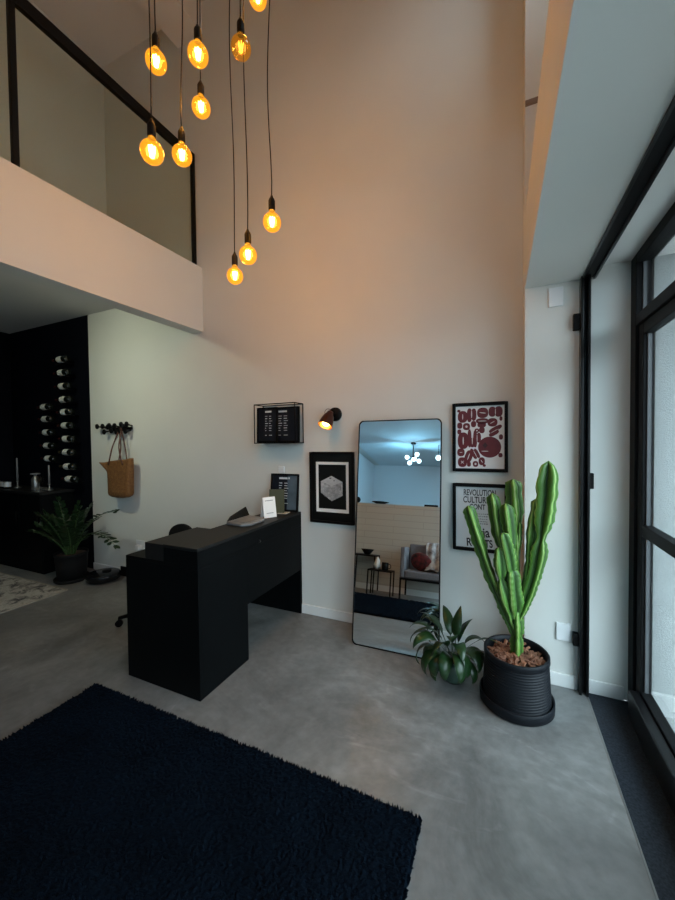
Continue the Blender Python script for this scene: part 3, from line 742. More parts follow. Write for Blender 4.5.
# red lettering poster
x0,x1,z0,z1 = -0.310,0.053,1.275,1.760
t = poster('black framed poster of dark red rounded shapes, upper of two posters', x0,x1,z0,z1)
p = MB(); p.box((x0+0.021,D-0.010,z0+0.021),(x1-0.021,D-0.002,z1-0.021),0)
iw, ih = (x1-x0-0.044), (z1-z0-0.044); ix, iz = x0+0.022, z1-0.022
def uv(px, py): return ix+(px-85)/505*iw, iz-(py-85)/660*ih
kx, kz = iw/505, ih/660
def ell(cx,cy,rx_,ry_,rot=0,mi=1,lay=0,n=28,pw=2.0):
    if mi == 1 and rx_ < 100: rx_ *= 1.06; ry_ *= 1.05; lay = 0.3*((cx*7+cy*13) % 97)/97
    X_, Z_ = uv(cx,cy); a = math.radians(rot); vs = []; yy = D-0.0104-0.0003*lay
    for i in range(n):
        q = 2*PI*i/n; cc, ss = math.cos(q), math.sin(q)
        e1 = math.copysign(abs(cc)**(2/pw),cc)*rx_; e2 = math.copysign(abs(ss)**(2/pw),ss)*ry_
        vs.append((X_+(e1*math.cos(a)-e2*math.sin(a))*kx, yy, Z_+(e1*math.sin(a)+e2*math.cos(a))*kz))
    p.add(vs, [tuple(range(n-1,-1,-1))], mi)
ell(440,520,118,110,0,1)
for e in ((160,195,50,60),(232,180,26,70),(278,175,26,62),(370,160,55,52),(468,152,36,50),(532,152,38,52),(365,245,62,28),(470,262,48,42),(360,285,42,28),
          (200,300,36,36),(275,275,26,32),(128,288,26,32),(123,355,20,26),(310,345,22,22),(362,340,28,32),(555,415,19,26),
          (165,450,56,85),(232,425,20,92),(262,470,34,48),(292,430,20,88),(330,420,22,50),(140,575,38,40),(155,680,46,50),(225,700,20,26),(295,697,27,30),(360,668,31,40),(386,712,15,13),
          (118,132,16,14),(555,225,14,22),(550,603,20,22)): ell(*e, lay=0, pw=2.4)
for e in ((500,330,68,22,28),(485,375,52,22,28),(222,620,38,66,-20),(275,590,20,58,28),(310,585,18,52,28)): ell(*e, lay=0, pw=2.6)
for e in ((160,195,5,30,0),(255,170,6,42,0),(370,160,34,5,-8),(365,245,45,4,0),(470,262,26,4,28),(165,450,6,44,0),(262,440,5,52,0),(312,425,4,40,0),(222,620,5,38,-20),(292,590,4,40,28),
          (200,300,13,13,0),(310,345,8,8,0),(295,697,11,12,0),(155,680,22,4,45),(155,680,22,4,-45),(490,352,48,3,28),(500,152,4,34,0),(140,575,16,3,0),(360,668,4,18,30),(392,562,38,4,0)): ell(*e, mi=2, lay=1, n=14)
ell(395,500,28,32,0,3,1,4,1.2)
p.build('red_print', [m_paper, m_red, M('pale_pink_paper',(0.66,0.60,0.58,1),0.6), M('dark_maroon_ink',(0.045,0.006,0.008,1),0.5)], t)
# revolution poster
x0,x1,z0,z1 = -0.310,0.053,0.709,1.188
t = poster('black framed poster lettered in black, partly hidden behind the cactus', x0,x1,z0,z1)
MB().box((x0+0.021,D-0.010,z0+0.021),(x1-0.021,D-0.002,z1-0.021)).build('paper', m_papershade, t)
def put(part_name, body, size, cx, z, width, off=0.0, rot=0.0):
    vs, fs = text_mesh(body, size, 1.0, off)
    xs = [v.x for v in vs]; k = width/(max(xs)-min(xs)); m0 = (max(xs)+min(xs))/2
    c, s = math.cos(rot), math.sin(rot); q = MB()
    q.add([(cx+((v.x-m0)*k*c-v.y*s), D-0.0108-v.z, z+((v.x-m0)*k*s+v.y*c)) for v in vs], fs)
    q.build(part_name, m_txt, t)
put('lettering', 'REVOLUTION', 0.060, -0.129, 1.105, 0.212, 0.0012)
put('lettering', 'CULTURE', 0.062, -0.152, 1.053, 0.172, 0.0012)
put('lettering', 'CONT', 0.052, -0.143, 1.007, 0.104, 0.0012)
rnd = random.Random(5)
p = MB()
for i, z in enumerate((0.972,0.954,0.936,0.918,0.902)):
    xx = -0.150
    while xx < -0.080:
        w_ = 0.006+rnd.random()*0.006
        p.box((xx,D-0.0108,z),(xx+w_,D-0.0102,z+0.009-rnd.random()*0.004)); xx += w_+0.004
p.build('small_print', m_greytxt, t)
put('lettering', 'gia', 0.095, -0.098, 0.812, 0.075, 0.002, 0.10)
put('lettering', 'R', 0.080, -0.196, 0.743, 0.036, 0.002, 0.06)
put('lettering', 'TS', 0.074, -0.068, 0.743, 0.050, 0.002, 0.06)

# ------------------------------------------------------------------ leaning mirror
tilt, psi = math.radians(7.6), math.radians(1.8)
t = thing('floor_mirror', 'tall rounded black rimmed mirror leaning against the wall', 'mirror', (-0.686,2.467,0), psi, local=True)
t.rotation_euler = (-tilt,0,psi)
W_, H_ = 0.628, 1.672
def rrect(w,h,r,n=8):
    out = []
    for cx,cz,a0 in ((w/2-r,r,-PI/2),(w/2-r,h-r,0),(-w/2+r,h-r,PI/2),(-w/2+r,r,PI)):
        for i in range(n+1):
            a = a0+PI/2*i/n; out.append((cx+r*math.cos(a), cz+r*math.sin(a)))
    return out
o_ = rrect(W_,H_,0.035); i_ = [(x*(1-0.014/W_), 0.007+(z)*(1-0.014/H_)) for x,z in o_]
f = MB(); n = len(o_)
vs = [(x,-0.004,z) for x,z in o_]+[(x,0.020,z) for x,z in o_]+[(x,-0.004,z) for x,z in i_]+[(x,0.020,z) for x,z in i_]
fs = []
for k in range(n):
    j = (k+1)%n
    fs += [(k,j,n+j,n+k),(2*n+k,3*n+k,3*n+j,2*n+j),(k,2*n+k,2*n+j,j),(n+k,n+j,3*n+j,3*n+k)]
f.add(vs, fs); f.build('frame', m_black, t, local=True)
g = MB(); g.xz(i_, 0.0, 0.004); g.build('mirror_glass', m_mirror, t, local=True)
g = MB(); g.xz(i_, 0.0045, 0.016); g.build('backing_board', m_black, t, local=True)
MB().box((-0.25,0.020,1.55),(0.25,0.030,1.60)).build('back_bumper', m_black, t, local=True)

# ================================================================== POTTED CACTUS
PX, PY = 0.085, 2.27
t = thing('potted_cactus', 'tall branching green cactus in a ribbed black pot on the floor', 'cactus', (PX,PY,0))
MB().lathe([(0.0005,0.0),(0.182,0.0),(0.193,0.010),(0.194,0.058),(0.187,0.062),(0.182,0.030),(0.0005,0.025)], (PX,PY,0), n=56).build('saucer', m_pot, t)
pr = [(0.0005,0.028),(0.168,0.028),(0.174,0.04)]
nr = 15
for i in range(nr):
    z = 0.045+i*0.0145; r_ = 0.175-0.012*i/nr
    pr += [(r_-0.0035,z),(r_+0.002,z+0.004),(r_+0.002,z+0.010),(r_-0.0035,z+0.0135)]
pr += [(0.166,0.268),(0.170,0.272),(0.170,0.298),(0.165,0.303),(0.155,0.300),(0.152,0.270),(0.15,0.235)]
MB().lathe(pr, (PX,PY,0), n=64).build('pot', m_pot, t)
MB().lathe([(0.151,0.250),(0.08,0.262),(0.0005,0.268)], (PX,PY,0), n=32).build('soil', m_soil, t)
ch = MB(); rnd = random.Random(2)
for i in range(150):
    a = rnd.random()*2*PI; rr0 = 0.140*math.sqrt(rnd.random())
    x, y = PX+rr0*math.cos(a), PY+rr0*math.sin(a)
    lx, ly, lz = 0.012+rnd.random()*0.024, 0.006+rnd.random()*0.010, 0.003+rnd.random()*0.004
    mt = Matrix.Translation((x,y,0.272+rnd.random()*0.016-0.06*rr0)) @ Matrix.Rotation(rnd.random()*6.28,4,'Z') @ Matrix.Rotation((rnd.random()-0.5)*1.2,4,'Y') @ Matrix.Rotation((rnd.random()-0.5)*1.0,4,'X')
    k = 0.55+0.3*rnd.random()
    vs = [(-lx,-ly*k,-lz),(lx*k,-ly,-lz),(lx,ly*k,-lz),(-lx*k,ly,-lz),(-lx*.9,-ly*k*.8,lz),(lx*k*.9,-ly*.8,lz*.5),(lx*.9,ly*k*.8,lz),(-lx*k*.9,ly*.8,lz*.6)]
    ch.add([mt @ Vector(v) for v in vs], [(0,3,2,1),(4,5,6,7),(0,1,5,4),(1,2,6,5),(2,3,7,6),(3,0,4,7)])
o = ch.build('bark_mulch', m_bark, t, bevel=0.001); o['kind'] = 'stuff'

def cactus_arm(name, pts, rads, ribs=4, twist=0.4, parent=None, pinch=(), seed=0, tip=True, shrink=0.84):
    path = catmull(pts, 10); m = len(path)
    rads = [q*shrink for q in rads]
    rs = []
    for k in range(m):
        u = k/(m-1)*(len(rads)-1); i = min(int(u), len(rads)-2); f_ = u-i
        f_ = f_*f_*(3-2*f_)
        r_ = rads[i]*(1-f_)+rads[i+1]*f_
        for pu, depth in pinch:
            r_ *= 1-depth*math.exp(-((k/(m-1)-pu)/0.045)**2)
        if tip:
            e = (m-1-k)/(m-1); L_ = sum((path[i+1]-path[i]).length for i in range(m-1))
            dist = e*L_
            if dist < rads[-1]*1.1: r_ *= math.sqrt(max(0.0, 1-(1-dist/(rads[-1]*1.1))**2))*0.97+0.03
        rs.append(r_)
    NV = ribs*8; mb = MB(); vals = []; a = None; vs = []
    rnd = random.Random(seed); ph = rnd.random()*6
    acc = 0.0
    for k in range(m):
        d = (path[min(k+1,m-1)]-path[max(k-1,0)]).normalized()
        if k: acc += (path[k]-path[k-1]).length
        a = Vector((1,0,0)) if a is None else a
        a = (a - d*a.dot(d)).normalized(); b = d.cross(a)
        for i in range(NV):
            th = 2*PI*i/NV + twist + 0.15*math.sin(acc*4+ph)
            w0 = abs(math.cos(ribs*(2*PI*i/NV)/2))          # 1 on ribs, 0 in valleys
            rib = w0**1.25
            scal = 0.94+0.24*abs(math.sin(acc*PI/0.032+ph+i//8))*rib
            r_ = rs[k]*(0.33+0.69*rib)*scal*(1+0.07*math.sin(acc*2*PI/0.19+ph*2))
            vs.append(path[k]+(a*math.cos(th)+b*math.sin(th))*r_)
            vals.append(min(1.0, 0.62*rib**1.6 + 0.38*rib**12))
    fs = []
    for k in range(m-1):
        for i in range(NV):
            j = (i+1)%NV; fs.append((k*NV+i,k*NV+j,(k+1)*NV+j,(k+1)*NV+i))
    fs.append(tuple(range((m-1)*NV, m*NV)))
    mb.add(vs, fs, 0, True); mb.attr['rib'] = vals
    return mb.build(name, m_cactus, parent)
cp = t
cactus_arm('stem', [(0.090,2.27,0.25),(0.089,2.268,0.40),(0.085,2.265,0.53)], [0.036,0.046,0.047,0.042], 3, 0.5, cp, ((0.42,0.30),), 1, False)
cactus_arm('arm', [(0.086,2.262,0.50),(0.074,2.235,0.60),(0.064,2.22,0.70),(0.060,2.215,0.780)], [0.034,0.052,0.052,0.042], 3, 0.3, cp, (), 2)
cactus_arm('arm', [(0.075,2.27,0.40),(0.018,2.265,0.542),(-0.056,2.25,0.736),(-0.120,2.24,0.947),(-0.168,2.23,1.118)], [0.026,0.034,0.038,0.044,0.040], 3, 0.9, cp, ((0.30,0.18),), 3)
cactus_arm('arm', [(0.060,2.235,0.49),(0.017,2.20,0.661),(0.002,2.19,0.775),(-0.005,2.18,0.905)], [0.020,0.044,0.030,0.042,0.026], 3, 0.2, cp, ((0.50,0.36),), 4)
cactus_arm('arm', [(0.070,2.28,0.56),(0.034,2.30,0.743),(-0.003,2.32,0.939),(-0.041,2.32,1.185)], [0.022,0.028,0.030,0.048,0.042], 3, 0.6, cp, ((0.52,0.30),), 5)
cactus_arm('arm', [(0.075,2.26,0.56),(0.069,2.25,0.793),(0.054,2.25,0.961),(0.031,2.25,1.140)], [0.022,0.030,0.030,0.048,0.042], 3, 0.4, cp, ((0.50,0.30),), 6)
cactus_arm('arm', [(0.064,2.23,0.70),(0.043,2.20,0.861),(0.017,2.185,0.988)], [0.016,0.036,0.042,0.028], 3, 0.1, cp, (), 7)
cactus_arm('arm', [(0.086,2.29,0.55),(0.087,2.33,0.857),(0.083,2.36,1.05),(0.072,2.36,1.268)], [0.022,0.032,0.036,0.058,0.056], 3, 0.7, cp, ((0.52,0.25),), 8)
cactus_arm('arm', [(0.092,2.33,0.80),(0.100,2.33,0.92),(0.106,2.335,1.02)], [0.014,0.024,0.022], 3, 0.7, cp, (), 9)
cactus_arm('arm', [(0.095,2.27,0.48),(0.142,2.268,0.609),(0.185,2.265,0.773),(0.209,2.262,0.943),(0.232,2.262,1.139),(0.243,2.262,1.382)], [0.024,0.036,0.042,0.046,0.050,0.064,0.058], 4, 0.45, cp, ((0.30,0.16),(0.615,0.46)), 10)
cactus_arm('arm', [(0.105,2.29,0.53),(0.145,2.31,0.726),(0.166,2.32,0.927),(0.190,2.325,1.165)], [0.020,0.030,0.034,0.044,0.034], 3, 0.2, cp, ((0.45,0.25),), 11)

# ================================================================== PEACE LILY
def leaf(mb, base, out, up, pet, L, Wd, droop, n=14, fold=0.22, twist=0.0):
    """long thin petiole, then a pointed blade that bends over more and more"""
    out = Vector(out).normalized(); side = Vector((-out.y,out.x,0)).normalized()
    p = Vector(base); ang = up; vs = []; tot = pet+L; np_ = max(3, int(n*pet/tot))
    for k in range(n+1):
        if k <= np_: wv = 0.0022; fd = 0.0
        else:
            u = (k-np_)/(n-np_); wv = Wd*math.sin(PI*u**0.72)**0.9 if u < 1 else 0.0006; fd = fold
        d = out*math.cos(ang)+Vector((0,0,1))*math.sin(ang)
        nrm = side.cross(d)*-1
        sd = (side*math.cos(twist)+nrm*math.sin(twist))
        vs += [p-sd*wv+nrm*wv*fd, p.copy(), p+sd*wv+nrm*wv*fd]
        step = (pet/np_) if k < np_ else (L/(n-np_))
        p = p+d*step
        ang -= droop*(0.35/n if k < np_ else 1.2/n)
    fs = []
    for k in range(n):
        a = k*3; fs += [(a,a+1,a+4,a+3),(a+1,a+2,a+5,a+4)]
    mb.add(vs, fs, 0, True)
LX, LY = -0.265, 2.335
t = thing('peace_lily', 'leafy peace lily in a small green glass pot between mirror and cactus', 'plant', (LX,LY,0))
MB().lathe([(0.0005,0.0),(0.055,0.0),(0.070,0.02),(0.080,0.065),(0.078,0.11),(0.072,0.135),(0.066,0.135),(0.072,0.10),(0.0005,0.09)], (LX,LY,0), n=32).build('pot', m_potgreen, t)
MB().lathe([(0.071,0.112),(0.0005,0.12)], (LX,LY,0), n=24).build('soil', m_soil, t)
lf = MB(); rnd = random.Random(21)
for (a, up, pt, L, Wd, dr) in ((187,1.15,0.17,0.17,0.034,2.6),(172,1.2,0.20,0.15,0.030,2.3),(205,0.95,0.12,0.19,0.040,2.7),(222,0.85,0.10,0.20,0.042,2.6),(240,0.9,0.09,0.18,0.042,2.7),
    (150,1.25,0.18,0.17,0.034,2.2),(262,1.0,0.10,0.19,0.045,2.7),(285,1.1,0.11,0.20,0.046,2.8),(305,1.15,0.10,0.19,0.040,2.9),(325,1.2,0.10,0.17,0.034,2.9),
    (345,1.2,0.11,0.16,0.026,3.0),(80,1.45,0.13,0.17,0.040,0.6),(55,1.4,0.11,0.16,0.036,1.1),(110,1.42,0.14,0.18,0.038,1.2),(195,1.35,0.14,0.17,0.042,1.9),
    (250,1.35,0.13,0.17,0.044,2.1),(290,1.38,0.14,0.17,0.044,2.2),(30,1.25,0.12,0.17,0.026,2.4),(215,1.2,0.17,0.16,0.036,2.4),(175,0.7,0.08,0.15,0.034,2.2),
    (232,0.55,0.06,0.16,0.036,2.2),(318,0.7,0.06,0.15,0.030,2.4),(270,1.42,0.16,0.15,0.038,1.5),(160,1.38,0.16,0.17,0.038,1.5)):
    a = math.radians(a+rnd.uniform(-5,5)); o_d = (math.cos(a), math.sin(a), 0)
    leaf(lf, (LX+0.02*o_d[0], LY+0.02*o_d[1], 0.116), o_d, up, pt, L*1.18, Wd*0.86, dr*1.34, 16, twist=rnd.uniform(-0.5,0.5))
for (a, up, pt, L, dr) in ((2,1.15,0.20,0.13,2.7),(346,1.05,0.14,0.11,2.8),(330,0.9,0.10,0.11,2.6)):
    a = math.radians(a); o_d = (math.cos(a), math.sin(a), 0)
    leaf(lf, (LX+0.02*o_d[0], LY+0.02*o_d[1], 0.116), o_d, up, pt, L, 0.011, dr, 14)
o = lf.build('foliage', m_lily, t)
sd_ = o.modifiers.new('thickness','SOLIDIFY'); sd_.thickness = 0.0012

# ================================================================== ZZ PLANT
ZX, ZY = -4.33, 2.435
t = thing('potted_plant', 'dark leafy plant with arching fronds in a black pot before the navy wall', 'plant', (ZX,ZY,0))
MB().lathe([(0.0005,0.0),(0.155,0.0),(0.165,0.008),(0.167,0.035),(0.160,0.037),(0.155,0.02),(0.0005,0.02)], (ZX,ZY,0), n=40).build('saucer', m_chair, t)
MB().lathe([(0.0005,0.021),(0.135,0.021),(0.150,0.20),(0.155,0.28),(0.160,0.285),(0.160,0.31),(0.150,0.31),(0.147,0.28)], (ZX,ZY,0), n=40).build('pot', m_chair, t)
MB().lathe([(0.149,0.285),(0.0005,0.295)], (ZX,ZY,0), n=24).build('soil', m_soil, t)
st = MB(); lv = MB(); rnd = random.Random(4)
fr_ = [(12,1.25,0.92,1.2),(-4,1.08,0.84,1.75),(-40,1.25,0.50,0.8),(-75,1.3,0.58,0.5),(-110,1.3,0.52,0.6),(-150,1.25,0.50,0.8),(178,1.2,0.52,0.9),(150,1.35,0.56,0.5),(100,1.45,0.60,0.4),(60,1.38,0.62,0.6),
       (-20,1.35,0.60,0.6),(-95,1.2,0.46,0.8),(-130,1.42,0.60,0.4),(200,1.38,0.58,0.6),(-60,1.45,0.64,0.3),(225,1.2,0.46,0.8),(20,1.45,0.64,0.6)]
for (a, up, L, dr) in fr_:
    a = math.radians(a+rnd.uniform(-6,6)); out = Vector((math.cos(a), math.sin(a), 0)); side = Vector((-out.y,out.x,0))
    if out.x < -0.3: L *= 0.82
    if out.y > 0.05: out.y *= 0.45; L *= 0.92
    p_ = Vector((ZX,ZY,0.285))+out*0.05; ang = up; n = 16; path = []; dirs = []
    for k in range(n+1):
        d = out*math.cos(ang)+Vector((0,0,1))*math.sin(ang)
        path.append(p_.copy()); dirs.append(d); p_ = p_+d*(L/n); ang -= dr/n
    st.tube(path, [0.008*(1-0.75*k/n) for k in range(n+1)], 6)
    for k in range(4, n+1):
        for sg in (-1, 1):
            base = path[k]; d = dirs[k]
            ax = (side*sg*(0.9 if k < n else 0.2)+d*0.55+Vector((0,0,rnd.uniform(-0.1,0.35)))).normalized()
            ll = 0.090*(1.0-0.45*abs(k/n-0.55)); ww = 0.019
            nrm = ax.cross(d).normalized(); wv = ax.cross(nrm).normalized()
            vs = [base]; fs = []
            for u, wf_ in ((0.25,0.75),(0.55,1.0),(0.8,0.7)):
                vs += [base+ax*ll*u+wv*ww*wf_, base+ax*ll*u-nrm*0.004, base+ax*ll*u-wv*ww*wf_]
            vs.append(base+ax*ll)
            fs = [(0,1,2),(0,2,3),(1,4,5,2),(2,5,6,3),(4,7,8,5),(5,8,9,6),(7,10,8),(8,10,9)]
            lv.add(vs, fs, 0, True)
st.build('stalk', m_stem, t)
lv.build('foliage', m_leafdark, t)

# ================================================================== robot vacuum
t = thing('robot_vacuum', 'flat round black robot vacuum docked on the floor by the wall', 'vacuum cleaner', (-3.98,2.555,0))
c = (-3.98,2.555,0)
MB().lathe([(0.0005,0.012),(0.150,0.012),(0.163,0.022),(0.165,0.070),(0.160,0.082),(0.150,0.088),(0.0005,0.090)], c, n=48).build('body', m_pic_glass, t)
MB().lathe([(0.0005,0.090),(0.045,0.090),(0.045,0.098),(0.040,0.103),(0.0005,0.103)], (c[0],c[1]+0.04,0), n=24).build('sensor_turret', m_black, t)
for sx in (-0.1, 0.1): MB().cyl((c[0]+sx-0.012,c[1],0.030),(c[0]+sx+0.012,c[1],0.030),0.030).build('wheel', m_black, t)
MB().box((c[0]-0.07,c[1]-0.162,0.046),(c[0]-0.03,c[1]-0.155,0.056)).build('indicator', m_silver, t)
t = thing('charging_dock', 'small black charging dock against the skirting behind the robot vacuum', 'charging dock', (-3.86,2.728,0))
MB().box((-3.94,2.722,0.0),(-3.78,2.736,0.11)).build('body', m_black, t, bevel=0.006)

# ================================================================== rugs
rg = MB(); x0,x1,y0,y1 = -2.28,-0.282,0.23,1.40; nx, ny = 230, 136; rnd = random.Random(9)
vs = []
for j in range(ny+1):
    for i in range(nx+1):
        e = min(i, nx-i, j, ny-j)
        jit = 0.004 if e == 0 else 0.0025
        z = 0.003 if e == 0 else (0.016+rnd.random()*0.011)
        vs.append((x0+(x1-x0)*i/nx+rnd.uniform(-jit,jit), y0+(y1-y0)*j/ny+rnd.uniform(-jit,jit), z))
rg.add(vs, [(j*(nx+1)+i, j*(nx+1)+i+1, (j+1)*(nx+1)+i+1, (j+1)*(nx+1)+i) for j in range(ny) for i in range(nx)])
rg.box((x0+0.004,y0+0.004,0.0005),(x1-0.004,y1-0.004,0.004))
# tufts along the visible edges
for i in range(900):
    if rnd.random() < 0.62: px, py, ox, oy = rnd.uniform(x0,x1), y1, 0, 1
    else:
        sgn = rnd.choice((-1,1)); px, py, ox, oy = (x1 if sgn > 0 else x0), rnd.uniform(y0,y1), sgn, 0
    h_ = 0.012+rnd.random()*0.014; wd = 0.003
    tx, ty = px+ox*rnd.uniform(0.001,0.010), py+oy*rnd.uniform(0.001,0.010)
    rg.add([(px-wd,py-wd,0.006),(px+wd,py+wd*0.5,0.006),(px-ox*wd*2,py-oy*wd*2+wd,0.02),(tx,ty,h_)], [(0,1,3),(1,2,3),(2,0,3)])
tag(rg.build('shag_rug', m_shag), 'dark navy shaggy rug on the concrete floor in the foreground', 'rug')
t = thing('patterned_rug', 'faded grey and cream patterned rug by the bar cabinet', 'rug', (-5.05,1.75,0))
MB().box((-6.05,1.30,0.0),(-4.065,2.22,0.007)).build('rug_field', m_fade, t)
b = MB()
for lo, hi in (((-6.06,2.22),(-4.05,2.235)),((-6.06,1.285),(-4.05,1.30)),((-4.065,1.30),(-4.05,2.22)),((-6.06,1.30),(-6.05,2.22))): b.box((lo[0],lo[1],0.0),(hi[0],hi[1],0.008))
b.build('binding', m_fringe, t)

# ================================================================== BAR CABINET AND WALL BOTTLES
t = thing('bar_cabinet', 'low black bar cabinet against the navy wall', 'cabinet', (-5.46,2.55,0))
MB().box((-6.12,2.40,0.0),(-4.80,D-0.005,0.92)).build('carcass', m_desk, t, bevel=0.002)
MB().box((-6.13,2.37,0.92),(-4.78,D-0.004,0.95)).build('cabinet_top', m_desktop, t, bevel=0.002)
for k in range(3):
    xa_ = -6.11+k*0.437
    d_ = MB().box((xa_,2.384,0.06),(xa_+0.430,2.40,0.91)).build('door', m_desk, t, bevel=0.0015)
    MB().cyl((xa_+0.39,2.372,0.55),(xa_+0.39,2.372,0.70),0.005,n=8).build('handle', m_black, d_)
ZB = 0.951
def lathe_thing(name, label, cat, x, y, parts, group=None):
    t = thing(name, label, cat, (x,y,ZB), 0, group)
    for pn, prof, mt in parts: MB().lathe(prof, (x,y,ZB), n=20).build(pn, mt, t)
    return t
lathe_thing('candlestick', 'tall grey candle in a holder at the left on the bar cabinet', 'candle', -5.62, 2.55,
    [('holder', [(0.0005,0),(0.04,0),(0.038,0.01),(0.01,0.02),(0.008,0.07),(0.016,0.085),(0.0005,0.085)], m_silver), ('candle', [(0.0005,0.086),(0.011,0.086),(0.009,0.38),(0.0005,0.385)], m_candle)])
lathe_thing('candlestick', 'shorter grey candle in a holder at the right on the bar cabinet', 'candle', -4.93, 2.55,
    [('holder', [(0.0005,0),(0.04,0),(0.038,0.01),(0.01,0.02),(0.008,0.06),(0.016,0.075),(0.0005,0.075)], m_silver), ('candle', [(0.0005,0.076),(0.011,0.076),(0.009,0.30),(0.0005,0.305)], m_candle)])
lathe_thing('soda_siphon', 'dull metal siphon bottle standing between the two candles', 'bottle', -5.22, 2.55,
    [('body', [(0.0005,0),(0.04,0),(0.042,0.01),(0.042,0.12),(0.03,0.15),(0.016,0.165),(0.016,0.18),(0.0005,0.18)], m_silver), ('cap', [(0.0005,0.18),(0.05,0.182),(0.05,0.196),(0.012,0.20),(0.0005,0.2)], m_candle)])
wg = [(0.0005,0),(0.032,0),(0.030,0.003),(0.004,0.008),(0.004,0.075),(0.02,0.09),(0.034,0.125),(0.030,0.165),(0.028,0.165),(0.032,0.125),(0.018,0.093),(0.0005,0.088)]
lathe_thing('wine_glass', 'empty wine glass just right of the siphon bottle', 'glass', -5.10, 2.56, [('bowl', wg, m_clear)])
lathe_thing('wine_glass', 'empty wine glass nearest the shorter candle', 'glass', -5.02, 2.50, [('bowl', wg, m_clear)])
tg = [(0.0005,0),(0.034,0),(0.036,0.004),(0.038,0.09),(0.036,0.09),(0.033,0.008),(0.0005,0.008)]
for k, (x, y, lab) in enumerate(((-5.86,2.48,'row of pale tumblers: the one farthest left on the bar'),(-5.77,2.48,'pale tumbler, middle one of three at the left of the bar'),(-5.68,2.47,'pale tumbler of the row of three, next to the tall candle'))):
    lathe_thing('tumbler', lab, 'glass', x, y, [('glass_body', tg, m_clear), ('band', [(0.0385,0.02),(0.0392,0.03),(0.0392,0.045),(0.0385,0.05),(0.0385,0.055),(0.0395,0.065),(0.0395,0.075),(0.0385,0.08)], m_ink)], 'tumblers on the bar')
t = thing('wire_basket', 'shallow grey wire tray at the right end of the bar cabinet', 'basket', (-4.88,2.42,ZB))
r = MB()
for z in (0.006,0.03,0.05): r.tube([(-4.96,2.385,ZB+z),(-4.80,2.385,ZB+z),(-4.80,2.46,ZB+z),(-4.96,2.46,ZB+z)], 0.0025, 6, closed=True)
for k in range(5):
    x = -4.955+k*0.037
    r.tube([(x,2.385,ZB+0.003),(x,2.385,ZB+0.052)], 0.0018, 5); r.tube([(x,2.46,ZB+0.003),(x,2.46,ZB+0.052)], 0.0018, 5); r.tube([(x,2.385,ZB+0.005),(x,2.46,ZB+0.005)], 0.0018, 5)
r.build('wires', m_silver, t)

def wine_bottle(loc, label, foil):
    t = thing('wine_bottle', label, 'bottle', loc, 0, None, local=True)
    ax = (-1,0,0)                                   # neck points left
    MB().lathe([(0.0005,-0.15),(0.034,-0.15),(0.0375,-0.143),(0.0375,0.03),(0.034,0.055),(0.018,0.080),(0.0145,0.10),(0.0145,0.110),(0.0005,0.110)], (0,0,0), axis=ax, n=24).build('glass_body', m_bottle, t, local=True)
    MB().lathe([(0.0150,0.085),(0.0155,0.09),(0.0150,0.145),(0.0005,0.148)], (0,0,0), axis=ax, n=16).build('foil_cap', foil, t, local=True)
    MB().lathe([(0.0379,-0.075),(0.0383,-0.07),(0.0383,0.015),(0.0379,0.02)], (0,0,0), axis=ax, n=24).build('paper_label', m_label, t, local=True)
    for x in (-0.09, 0.095): MB().cyl((x,0.0,-0.044),(x,0.105,-0.044),0.006,n=8).build('wall_peg', m_black, t, local=True)
    return t
ords = ['topmost','second','third','fourth','fifth','sixth','seventh','eighth','ninth','lowest']
b0 = wine_bottle((-4.81,2.64,2.515), 'topmost wine bottle of the tall column pegged on the navy wall', m_foil)
xb_ = [-4.81+0.0125*i for i in range(10)]
zb_ = [2.515,2.355,2.195,2.035,1.885,1.725,1.565,1.405,1.235,1.085]
for i in range(1, 10):
    lab = (ords[i]+' wine bottle from the top in the tall column on the navy wall') if i < 9 else 'lowest wine bottle of the tall column pegged on the navy wall'
    if i in (7, 8):
        if i == 7: b7 = wine_bottle((xb_[i]-0.02,2.64,zb_[i]), lab, m_foilgold)
        else: dup(b7, (xb_[i]-0.02,2.64,zb_[i]), lab)
    else: dup(b0, (xb_[i],2.64,zb_[i]), lab)
sh_ord = ['topmost','second','third','fourth','lowest']
for i, z in enumerate((1.965,1.815,1.650,1.485,1.325)):
    lab = sh_ord[i]+(' wine bottle of' if i in (0,4) else ' wine bottle from the top in')+' the short column left of the tall bottle column'
    dup(b0, (-5.16+0.012*i,2.64,z), lab)

# ================================================================== COAT RACK AND BAG
t = thing('coat_rack', 'black wall coat rack of round knobs holding the straw bag', 'coat rack', (-4.03,D,1.66))
r = MB(); r.box((-4.09,D-0.022,1.655),(-3.71,D-0.001,1.685)); r.build('rail', m_black, t, bevel=0.003)
kn = [(x_+0.07, z_) for x_, z_ in [(-4.285,1.700),(-4.19,1.700),(-4.165,1.635),(-4.10,1.690),(-4.075,1.705),(-4.04,1.645),(-3.985,1.700),(-3.955,1.630),(-3.905,1.645),(-3.875,1.712),(-3.845,1.690),(-3.805,1.635),(-3.785,1.712)]]
rd = MB(); rd.tube([(-4.215,D-0.035,1.700),(-4.08,D-0.025,1.672)], 0.007, 8); rd.build('cross_bar', m_black, t)
for (x, z) in kn:
    MB().cyl((x,D-0.002,z*0.6+1.67*0.4),(x,D-0.06,z),0.008,n=8).lathe([(0.0005,0.0),(0.022,0.0),(0.030,0.006),(0.030,0.014),(0.022,0.020),(0.0005,0.020)], (x,D-0.060,z), axis=(0,-1,0), n=20).build('knob', m_black, t)
t = thing('tote_bag', 'woven brown straw tote bag hanging from the coat rack', 'bag', (-3.90,2.665,0.885))
bg_ = MB(); nz, na = 16, 40; cx_, cy_ = -3.800, 2.655; vs = []
